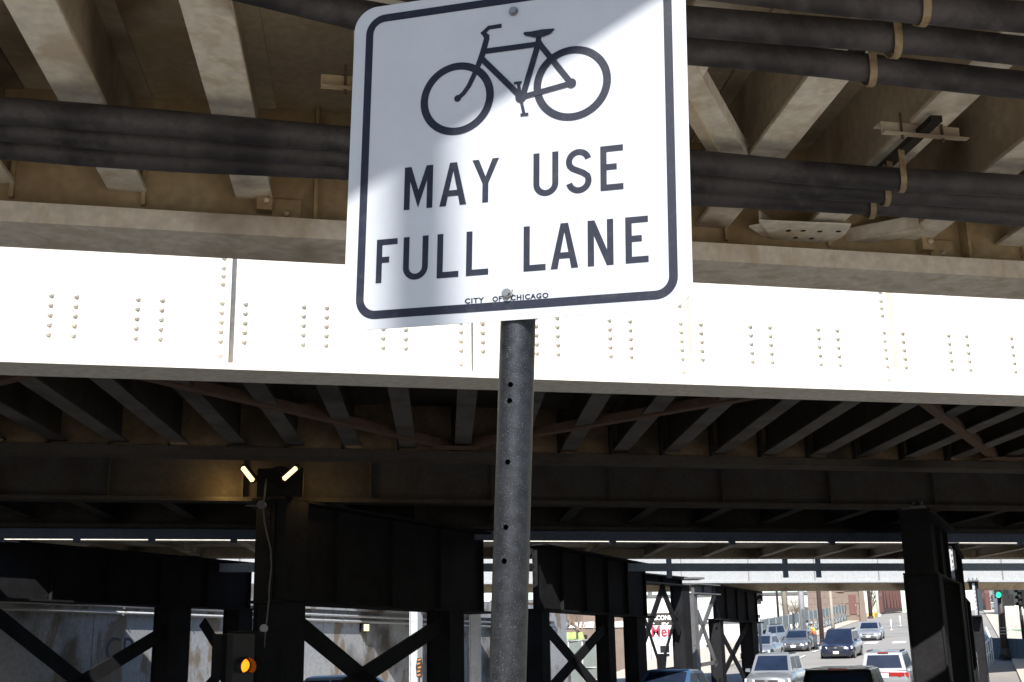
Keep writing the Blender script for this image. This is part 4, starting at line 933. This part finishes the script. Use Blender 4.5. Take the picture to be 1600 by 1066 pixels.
    MB().bar(P(-.022, .288, 1.53), P(.022, .288, 1.53), .008, .01).build('mouth', 'doorred', o)
    return o
pp = on_ramp(1275, 1016); person(pp, -70, 'person in yellow and orange vest and dark trousers leaning toward the grey saloon')

# ------------------------------------------------------------------ bare trees
def tree(pos, h, label, seed):
    rnd = random.Random(seed); o = thing('bare_tree', pos, label, 'tree'); tr = MB(); cr = MB()
    def grow(p, d, ln, r, lev):
        q = p + d * ln; (tr if lev < 2 else cr).tube([p, (p + q) / 2 + Vector((rnd.uniform(-1, 1), rnd.uniform(-1, 1), 0)) * ln * .05, q], [r, r * .85, r * .68], 6 if lev < 2 else 4, False)
        if lev >= 6: return
        for i in range(3 if lev else 4):
            a = rnd.uniform(0, 6.28); t = rnd.uniform(.3, .75); dd = (d + Vector((math.cos(a), math.sin(a), rnd.uniform(-.1, .5))) * t).normalized()
            grow(p + d * ln * rnd.uniform(.6, 1), dd, ln * rnd.uniform(.6, .82), r * .6, lev + 1)
    grow(Vector(pos), Vector((0, 0, 1)), h * .32, h * .018, 0)
    tr.build('trunk', 'bark', o, True); cr.build('crown', 'bark', o, True)
    return o
def gnd(x, y, Y, z=None):
    p = atY(x, y, Y); return Vector((p.x, p.y, -.3 if z is None else z))
tree(gnd(918, 1000, 92), 8.5, 'slender bare tree behind the lime chairs', 3)
tree(gnd(1238, 960, 150, 2.0), 8, 'bushy bare tree in front of the white warehouse', 5)
tree(gnd(1362, 960, 172, 5.0), 10, 'bare tree between the stone bridge house and red truss', 8)
tree(gnd(868, 1000, 104), 9, 'leafless tree left of the lime chairs', 11)

# ------------------------------------------------------------------ background buildings
def bld(name, label, corner_px, Y0, w, d, h, mat, az=0, z=-.3, cat='building'):
    p = atY(*corner_px, Y0); p.z = z; ex = Vector((math.cos(R(az)), -math.sin(R(az)), 0)); ey = Vector((math.sin(R(az)), math.cos(R(az)), 0))
    o = thing(name, p + ex * w / 2, label, cat)
    fr = lambda a, b, c: p + ex * a + ey * b + Z * c
    MB().bbox(0, w, .05, d, 0, h, fr).build('wall', mat, o)
    return o, fr
wh, fr = bld('warehouse', 'long white panelled warehouse with dark roof line in the background', (945, 1000), 165, 30, 20, 9.6, 'whitewall', az=4)
for i in range(15): MB().bbox(i * 2 + .03, i * 2 + 1.97, -.02, .049, .6, 6.0, fr).build('wall_panel', 'whitewall', wh); MB().bbox(i * 2 + .03, i * 2 + 1.97, -.02, .049, 6.35, 9.2, fr).build('wall_panel', 'whitewall', wh)
rf_ = MB().bbox(-.2, 30.2, -.1, 20, 9.602, 9.95, fr).build('roof', 'trim', wh); MB().bbox(-.1, 30.1, -.06, .048, 6.05, 6.3, fr).build('band', 'trim', wh)
for a in (6, 19, 24): MB().bbox(a, a + .6, 3, 3.6, 9.952, 10.7, fr).build('roof_vent', 'trim', rf_)
for a in (3.2, 7.2, 13.2, 17.2): MB().bbox(a, a + 1.2, -.03, -.021, 1.5, 3.4, fr).build('window', 'glass', wh)
bb, fr = bld('brick_building', 'pinkish brown low building with white fascia behind the lime chairs', (770, 1000), 128, 13.5, 12, 7.6, 'mason', az=-3)
MB().bbox(0, 13.5, -.1, .049, 5.0, 5.6, fr).build('fascia', 'white', bb)
for a in (1.2, 3.6, 6.0, 8.4, 10.8):
    wi = MB().bbox(a, a + 1.3, -.01, .049, 2.6, 4.3, fr).build('window', 'glass', bb); MB().bbox(a - .1, a + 1.4, -.12, -.011, 2.45, 2.598, fr).build('sill', 'white', wi)
MB().bbox(-.2, 13.7, -.2, 12, 7.602, 7.9, fr).build('roof', 'trim', bb)
hs, fr = bld('bridge_house', 'stone bridge tender house with dull red door at the top of the ramp', (1264, 966), 150, 6.3, 6, 9.5, 'mason', az=14, z=4.6)
for i in range(8):
    for j_ in range(13):
        off = .39 * (j_ % 2)
        x0 = i * .8 + .012 - off; x1 = x0 + .776
        x0 = max(0.0, x0); x1 = min(6.3, x1)
        zz = j_ * .72 + .01
        if x1 - x0 < .1: continue
        if (4.6 < x0 + .4 < 5.7 and zz < 3.9) or (3.3 < x0 + .4 < 4.4 and 3.6 < zz < 6.4): continue
        MB().bbox(x0, x1, -.02 - random.random() * .02, .049, zz, zz + .70, fr).build('stone', 'mason', hs)
dr = MB().bbox(4.75, 5.65, -.035, .048, 1.6, 3.9, fr).build('door', 'doorred', hs); MB().bbox(5.5, 5.57, -.07, -.036, 2.6, 2.72, fr).build('handle', 'grey', dr)
wi = MB().bbox(3.4, 4.2, -.03, .048, 4.4, 6.2, fr).build('window', 'glass', hs); MB().bbox(3.3, 4.3, -.12, -.031, 4.25, 4.398, fr).build('sill', 'mason', wi)
MB().bbox(3.45, 4.45, -.06, -.045, 4.0 - 1.9, 2.75, fr).build('notice', 'doorred', hs)
MB().bbox(-.25, 6.55, -.25, 6.2, 9.502, 9.9, fr).build('roof', 'trim', hs)
MB().hexa([fr(5.9, -.6, 0), fr(6.7, -.6, 0), fr(6.7, .04, 0), fr(5.9, .04, 0), fr(6.1, -.15, 7), fr(6.5, -.15, 7), fr(6.5, .04, 7), fr(6.1, .04, 7)]).build('buttress', 'mason', hs)
# tall background block row seen above the right truss
tb, fr = bld('apartment_block', 'pale blue grey block far beyond the right truss', (1548, 980), 240, 9, 10, 17, 'railblue', az=10, z=4)
for i in range(4):
    for j_ in range(6):
        wi = MB().bbox(.7 + i * 2.1, 2.0 + i * 2.1, -.01, .049, 2 + j_ * 2.4, 3.4 + j_ * 2.4, fr).build('window', 'glass', tb)
        MB().bbox(.6 + i * 2.1, 2.1 + i * 2.1, -.08, -.011, 1.88 + j_ * 2.4, 1.998 + j_ * 2.4, fr).build('sill', 'white', wi)
wb_, fr = bld('white_shed', 'small white building with tan front at the far right edge', (1574, 980), 150, 10, 8, 9, 'whitewall', az=12, z=4)
MB().bbox(2.2, 4.2, -.01, .049, 1.0, 4.5, fr).build('door', 'mason', wb_)
for a in (.5, 5.2, 7.6): MB().bbox(a, a + 1.1, -.01, .049, 3.0, 4.8, fr).build('window', 'glass', wb_)
MB().bbox(-.15, 10.15, -.15, 8, 9.002, 9.3, fr).build('roof', 'trim', wb_)

# ------------------------------------------------------------------ red truss bridge over the river
def truss(px, Y0, label, side):
    p = atY(*px, Y0); q0 = (p - QO).dot(QD); m0 = (p - QO).dot(QM)
    F_ = lambda q, z, dm=0: RP(m0 + dm, q0 + q, z)
    o = thing('truss_bridge', F_(0, 0), label, 'bridge')
    Ln, n = 56, 12; dq = Ln / n
    hgt = lambda q: 3.2 + 4.6 * math.sin(min(1, q / 20) * math.pi / 2)
    MB().loft([[F_(q, .2, -.3), F_(q, .2, .3), F_(q, .9, .3), F_(q, .9, -.3)] for q in (0, Ln)]).build('bottom_chord', 'truss', o)
    MB().loft([[F_(q, hgt(q) - .35, -.3), F_(q, hgt(q) - .35, .3), F_(q, hgt(q) + .3, .3), F_(q, hgt(q) + .3, -.3)] for q in [Ln * i / 24 for i in range(25)]]).build('top_chord', 'truss', o)
    # solid rounded end plate
    ep = [(0, .2), (4.6, .2), (4.6, hgt(4.6) - .36), (3.0, hgt(3) + .0), (1.6, 3.6), (.8, 3.9), (.15, 3.5), (-.15, 2.6)]
    o2 = MB().prism([(a, b) for a, b in ep], F_(0, 0, -.34), QD, Z, QM * .68).build('end_plate', 'truss', o)
    for i in range(1, n + 1):
        q = dq * i; MB().bar(F_(q, .9), F_(q, hgt(q) - .3), .5, .4, up=QD).build('post', 'truss', o)
        if i < n: MB().bar(F_(q, .9 if i % 2 else hgt(q) - .35), F_(q + dq, hgt(q + dq) - .35 if i % 2 else .9), .42, .3, up=QM).build('diagonal', 'truss', o)
    for zz in (1.5, 2.0): MB().bar(F_(0, zz, -side * .6), F_(Ln, zz, -side * .6), .08, .1).build('rail', 'truss', o)
    return o
truss((1378, 967), 185, 'left red oxide truss of the river bridge beyond the stone house', 1)
truss((1546, 962), 185, 'right red oxide truss of the river bridge beside the right piers', -1)

# ------------------------------------------------------------------ railing with lattice along the ramp
rl = thing('ramp_railing', RP(-10.5, 65), 'long blue grey panel railing over lattice climbing left of the ramp', 'railing')
nb = 22; qa, qb = 30, 106
for i in range(nb):
    a = qa + (qb - qa) * i / nb; b_ = qa + (qb - qa) * (i + 1) / nb; m = -10.5
    MB().bar(RP(m, a, .1), RP(m, a, 2.05), .14, .14).build('post', 'railblue', rl)
    MB().loft([[RP(m - .02, q, 1.22), RP(m + .02, q, 1.22), RP(m + .02, q, 1.98), RP(m - .02, q, 1.98)] for q in (a + .09, b_ - .09)]).build('panel', 'railblue', rl)
    MB().bar(RP(m + .05, a, .35), RP(m + .05, b_, 1.15), .05, .09).build('lattice_bar', 'railblue', rl)
    MB().bar(RP(m - .05, a, 1.15), RP(m - .05, b_, .35), .05, .09).build('lattice_bar', 'railblue', rl)
    MB().bar(RP(m, a, .3), RP(m, b_, .3), .1, .1).build('bottom_rail', 'railblue', rl)
# lamp and utility poles
def upole(x, y, Y, h, r, mat, label, base=None, lean=0, arm=None):
    p = atY(x, y, Y); p.z = zr((p - QO).dot(QD)) if base is None else base
    o = thing('utility_pole', p, label, 'pole')
    MB().tube([p, p + Vector((lean * .5, 0, h / 2)), p + Vector((lean, 0, h))], [r, r * .85, r * .7], 12).build('shaft', mat, o, True)
    MB().tube([p, p + Z * .3], r * 1.35, 12).build('base', mat, o)
    if arm:
        t = p + Z * h * .93; MB().bar(t - c_r * arm, t + c_r * arm, .12, .12).build('crossarm', mat, o)
    return o
upole(1230, 975, 118, 16, .30, 'polegrey', 'weathered grey pole left of two in front of the ramp railing', lean=-.5)
upole(1256, 990, 98, 15, .25, 'grey', 'thick pale pole standing before the ramp railing')
upole(1284, 992, 88, 12, .17, 'brownmetal', 'dark brown pole on the pavement behind the navy crossover')
upole(1302, 985, 100, 4.0, .16, 'polegrey', 'short timber post on the pavement near the bridge house')
upole(1361, 967, 160, 12, .26, 'brownmetal', 'brown pole before the left truss')
upole(1373, 964, 170, 12, .22, 'white', 'white pole beside the left truss end')
upole(876, 1010, 84, 4.1, .10, 'brownmetal', 'dark red post left of the lime chairs', base=-.3)
upole(902, 1010, 80, 3.7, .09, 'brownmetal', 'dark red post among the lime chairs', base=-.3)
upole(1216, 960, 140, 11, .14, 'darkmetal', 'thin dark pole before the white warehouse', arm=.8)

# ------------------------------------------------------------------ signals on the right, barrier, railing, delineators
def vsignal(o, c, lit, fdir=Vector((-.25, -1, 0)), n=3):
    fdir = fdir.normalized(); sx = fdir.cross(Z).normalized()
    MB().box(c, sx * .17, fdir * .12, Z * .17 * n).build('housing', 'black', o)
    for i in range(n):
        cc = c + Z * (.34 * (n - 1) / 2 - .34 * i) + fdir * .121
        MB().tube([cc, cc + fdir * .02], .12 if i != lit else .145, 18).build('lens', 'greenlit' if i == lit else 'black', o)
        ri = []
        for k in range(11):
            a = R(-10 + 200 * k / 10); dv = sx * math.cos(a) + Z * math.sin(a); ri.append([cc + dv * .135, cc + dv * .135 + fdir * .24, cc + dv * .15 + fdir * .24, cc + dv * .15])
        MB().loft(ri).build('visor', 'black', o)
sp_ = on_ramp(1571, 1033); sp_.z += .14
ts = thing('traffic_signal', sp_, 'green traffic signal on dark pole behind the blue barrier', 'traffic light')
hd = atY(1556, 930, sp_.y)
MB().tube([sp_, Vector((hd.x + .25, hd.y, hd.z + .9))], [.20, .14], 14).build('pole', 'darkmetal', ts, True)
MB().tube([sp_, sp_ + Z * .5], [.30, .22], 14).build('base', 'darkmetal', ts, True)
vsignal(ts, hd + Z * .34 + Vector((0, -.3, 0)), 2)
c = atY(1573, 938, sp_.y + .4); MB().box(c, (.36, 0, 0), (0, .05, 0), (0, 0, .3)).build('back_plate', 'black', ts)
vsignal(ts, atY(1570, 918, sp_.y + .5), 9, Vector((.6, 1, 0)))
for z_ in (1.2, 1.35, 1.5): 
    k_ = z_ / (hd.z + .9 - sp_.z); c = sp_ + (Vector((hd.x + .25, hd.y, hd.z + .9)) - sp_) * k_; MB().tube([c, c + Z * .04], .21, 14).build('band', 'grey', ts)
sp2 = on_ramp(1604, 1030); sp2.z += .14
t2 = thing('traffic_signal', sp2, 'dark signal head cut by the right picture edge', 'traffic light')
MB().tube([sp2, sp2 + Z * 4.6], [.1, .08], 12).build('pole', 'darkmetal', t2, True)
vsignal(t2, atY(1597, 935, sp2.y), 9, Vector((-1, -.4, 0))); MB().box(atY(1599, 955, sp2.y), (.14, 0, 0), (0, .14, 0), (0, 0, .22)).build('control_box', 'grey', t2)
p3 = atY(1188, 1000, 62); p3.z = zr((p3 - QO).dot(QD))
t3 = thing('traffic_signal', p3, 'small green signal on a slim pole at the edge of the sunlit pier', 'traffic light')
h3 = atY(1184, 927, 62); MB().tube([p3, Vector((p3.x, p3.y, h3.z + .6))], .07, 12).build('pole', 'grey', t3, True)
vsignal(t3, h3 + Vector((0, -.25, -.0)) + Z * .1, 0, Vector((-.1, -1, 0)))
MB().box(atY(1184, 950, 61.8), (.19, 0, 0), (0, .02, 0), (0, 0, .33)).build('notice_plate', 'white', t3)
# barrier
bq = on_ramp(1556, 1031)
ba = thing('barrier_wall', bq, 'blue grey barrier wall in shade at the foot of the signal pole', 'barrier')
e0 = on_ramp(1548, 1031); e1 = on_ramp(1640, 1036); e2 = on_ramp(1536, 1006)
for a_, b_, nm in ((e0, e1, 'panel'), (e2, e0, 'panel')):
    n_ = 4; 
    for i in range(n_):
        p = a_ + (b_ - a_) * (i / n_ + .004); q = a_ + (b_ - a_) * ((i + 1) / n_ - .004)
        d = (q - p); d.z = 0; d.normalize(); nn = Vector((d.y, -d.x, 0)) * .09
        h0 = 1.12
        MB().hexa([p - nn, q - nn, q + nn, p + nn, p - nn * .6 + Z * h0, q - nn * .6 + Z * h0, q + nn * .6 + Z * h0, p + nn * .6 + Z * h0]).build(nm, 'barrier', ba)
# white pipe railing
r0 = on_ramp(1531, 1064); r1 = on_ramp(1553, 1034)
wr = thing('pipe_railing', r0, 'short white pipe railing beside the blue barrier', 'railing')
for hz_ in (.62, 1.22): MB().tube([r0 + Z * hz_, r1 + Z * hz_], .035, 10).build('rail', 'white', wr, True)
for i in range(8): p = r0 + (r1 - r0) * i / 7; MB().tube([p, p + Z * 1.22], .026 if 0 < i < 7 else .04, 8).build('baluster', 'white', wr, True)
def delin(x, y, label):
    p = on_ramp(x, y); o = thing('delineator_post', p, label, 'bollard', 'white lane posts')
    MB().tube([p + Z * .05, p + Z * .95, p + Z * 1.0], [.07, .07, .03], 10).build('post', 'white', o, True); MB().tube([p, p + Z * .06], [.18, .12], 12).build('foot', 'white', o)
delin(1393, 985, 'left of two white lane posts below the left truss'); delin(1407, 978, 'right of two white lane posts below the left truss')
delin(1577, 988, 'white lane post nearest the green signal pole'); delin(1590, 983, 'white lane post at the green bike lane edge')
yk = thing('painted_kerb', RP(-8.9, 110), 'short yellow painted kerb at the truss foot', 'kerb')
MB().loft([[RP(-9.3, q, .0), RP(-8.4, q, .0), RP(-8.4, q, .5), RP(-9.3, q, .5)] for q in (118, 128)]).build('kerb_block', 'yellow', yk)

# ------------------------------------------------------------------ screened fence, terrace, chairs, banner
tr0 = atY(840, 1006, 90); 
te = thing('terrace', (tr0.x + 3, tr0.y, -.3), 'raised grey terrace carrying the lime chairs', 'terrace')
MB().hexa([(tr0.x - 4, 88, -.3), (tr0.x + 7, 88, -.3), (tr0.x + 7, 100, -.3), (tr0.x - 4, 100, -.3), (tr0.x - 4, 88, 2.6), (tr0.x + 7, 88, 2.6), (tr0.x + 7, 100, 2.6), (tr0.x - 4, 100, 2.6)]).build('wall', 'mason', te)
pos4 = ['leftmost', 'second', 'third', 'rightmost']
for i, x in enumerate((881, 889, 897, 908)):
    c = atY(x, 1000, 90.5 + (i % 2) * 1.2); c.z = 2.6
    o = thing('garden_chair', c, f'{pos4[i]} of four lime green chairs behind the screened fence', 'chair', 'lime chairs')
    MB().box(c + Z * .45, (.19, 0, 0), (0, .22, 0), (0, 0, .025)).build('seat', 'lime', o)
    MB().hexa([c + Vector(a) for a in ((-.18, .2, .47), (.18, .2, .47), (.18, .24, .47), (-.18, .24, .47), (-.15, .3, .92), (.15, .3, .92), (.15, .34, .92), (-.15, .34, .92))]).build('backrest', 'lime', o)
    for ax_ in (-.17, .17):
        for ay in (-.2, .2): MB().bar(c + Vector((ax_, ay, 0)), c + Vector((ax_, ay, .43)), .05, .05).build('leg', 'lime', o)
fe = thing('screened_fence', atY(890, 1066, 72), 'grey green screened fence with pale rails below the lime chairs', 'fence')
fx0 = atY(826, 1030, 74); fx1 = atY(955, 1030, 70); n_ = 6
for i in range(n_ + 1):
    p = fx0 + (fx1 - fx0) * i / n_; MB().tube([(p.x, p.y, -.3), (p.x, p.y, 2.72)], .045, 8).build('post', 'grey', fe, True)
    if i < n_:
        q = fx0 + (fx1 - fx0) * (i + 1) / n_
        for zz in (2.66, 1.15): MB().tube([(p.x, p.y - .05, zz), (q.x, q.y - .05, zz)], .035, 8).build('rail', 'grey', fe, True)
        if i not in (0, 5): MB().hexa([(p.x + .06, p.y, .1), (q.x - .06, q.y, .1), (q.x - .06, q.y + .02, .1), (p.x + .06, p.y + .02, .1), (p.x + .06, p.y, 2.6), (q.x - .06, q.y, 2.6), (q.x - .06, q.y + .02, 2.6), (p.x + .06, p.y + .02, 2.6)]).build('screen', 'screen', fe)
bn0 = atY(1008, 1002, 104); kx = 104 / FPX * 1.03
bn = thing('banner_sign', Vector((bn0.x + 2.2, bn0.y, -.3)), 'white banner with dark red lettering behind the lattice pier', 'sign')
zb0 = atY(1030, 1003, 104).z; zb1 = atY(1030, 978, 104).z; zt0 = zb1 + .03; zt1 = atY(1030, 958, 104).z
MB().hexa([(bn0.x, 104, zb0), (bn0.x + 4.6, 104, zb0), (bn0.x + 4.6, 104.05, zb0), (bn0.x, 104.05, zb0), (bn0.x, 104, zb1), (bn0.x + 4.6, 104, zb1), (bn0.x + 4.6, 104.05, zb1), (bn0.x, 104.05, zb1)]).build('board', 'white', bn)
MB().hexa([(bn0.x + .3, 104, zt0), (bn0.x + 4.6, 104, zt0), (bn0.x + 4.6, 104.05, zt0), (bn0.x + .3, 104.05, zt0), (bn0.x + .3, 104, zt1), (bn0.x + 4.6, 104, zt1), (bn0.x + 4.6, 104.05, zt1), (bn0.x + .3, 104.05, zt1)]).build('direction_board', 'dim', bn)
text_mesh('lettering', 'Mer', 1.25, 'red', bn, (atY(1018, 990, 104).x, 103.99, atY(1018, 995, 104).z), c_r, Z, .01, width=(1049 - 1018) * kx, bold=.03)
text_mesh('lettering', 'CONS', .5, 'white', bn, (atY(1026, 970, 104).x, 103.99, atY(1026, 976, 104).z - .0 + .38), c_r, Z, .01, width=(1048 - 1026) * kx, bold=.02)
text_mesh('lettering', 'EX', .5, 'white', bn, (atY(1034, 976, 104).x, 103.99, atY(1026, 982, 104).z + .1), c_r, Z, .01, width=(1045 - 1034) * kx, bold=.02)
ac = Vector((atY(1020, 971, 104).x, 103.985, (zt0 + zt1) / 2))
ar = MB(); ar.prism([(-.35, 0), (.0, .38), (.16, .38), (-.1, .07), (.35, .07), (.35, -.07), (-.1, -.07), (.16, -.38), (0, -.38)], ac, c_r, Z, Vector((0, -.01, 0))); ar.build('arrow', 'white', bn)
for dx in (.5, 2.3, 4.2): MB().tube([(bn0.x + dx, 104.1, -.3), (bn0.x + dx, 104.1, zt1)], .06, 8).build('post', 'grey', bn, True)
# chain link style rail fence in front of the banner
cf = thing('wire_fence', atY(1050, 1030, 86), 'thin pale rail fence in front of the banner', 'fence')
a = atY(990, 1000, 86); b_ = atY(1110, 1000, 86)
for i in range(13):
    x = a.x + (b_.x - a.x) * i / 12; MB().tube([(x, 86, -.3), (x, 86, 2.6)], .03, 6).build('post', 'grey', cf, True)
for zz in (2.58, 1.9, 1.2, .5): MB().tube([(a.x, 86, zz), (b_.x, 86, zz)], .03, 6).build('rail', 'white', cf, True)
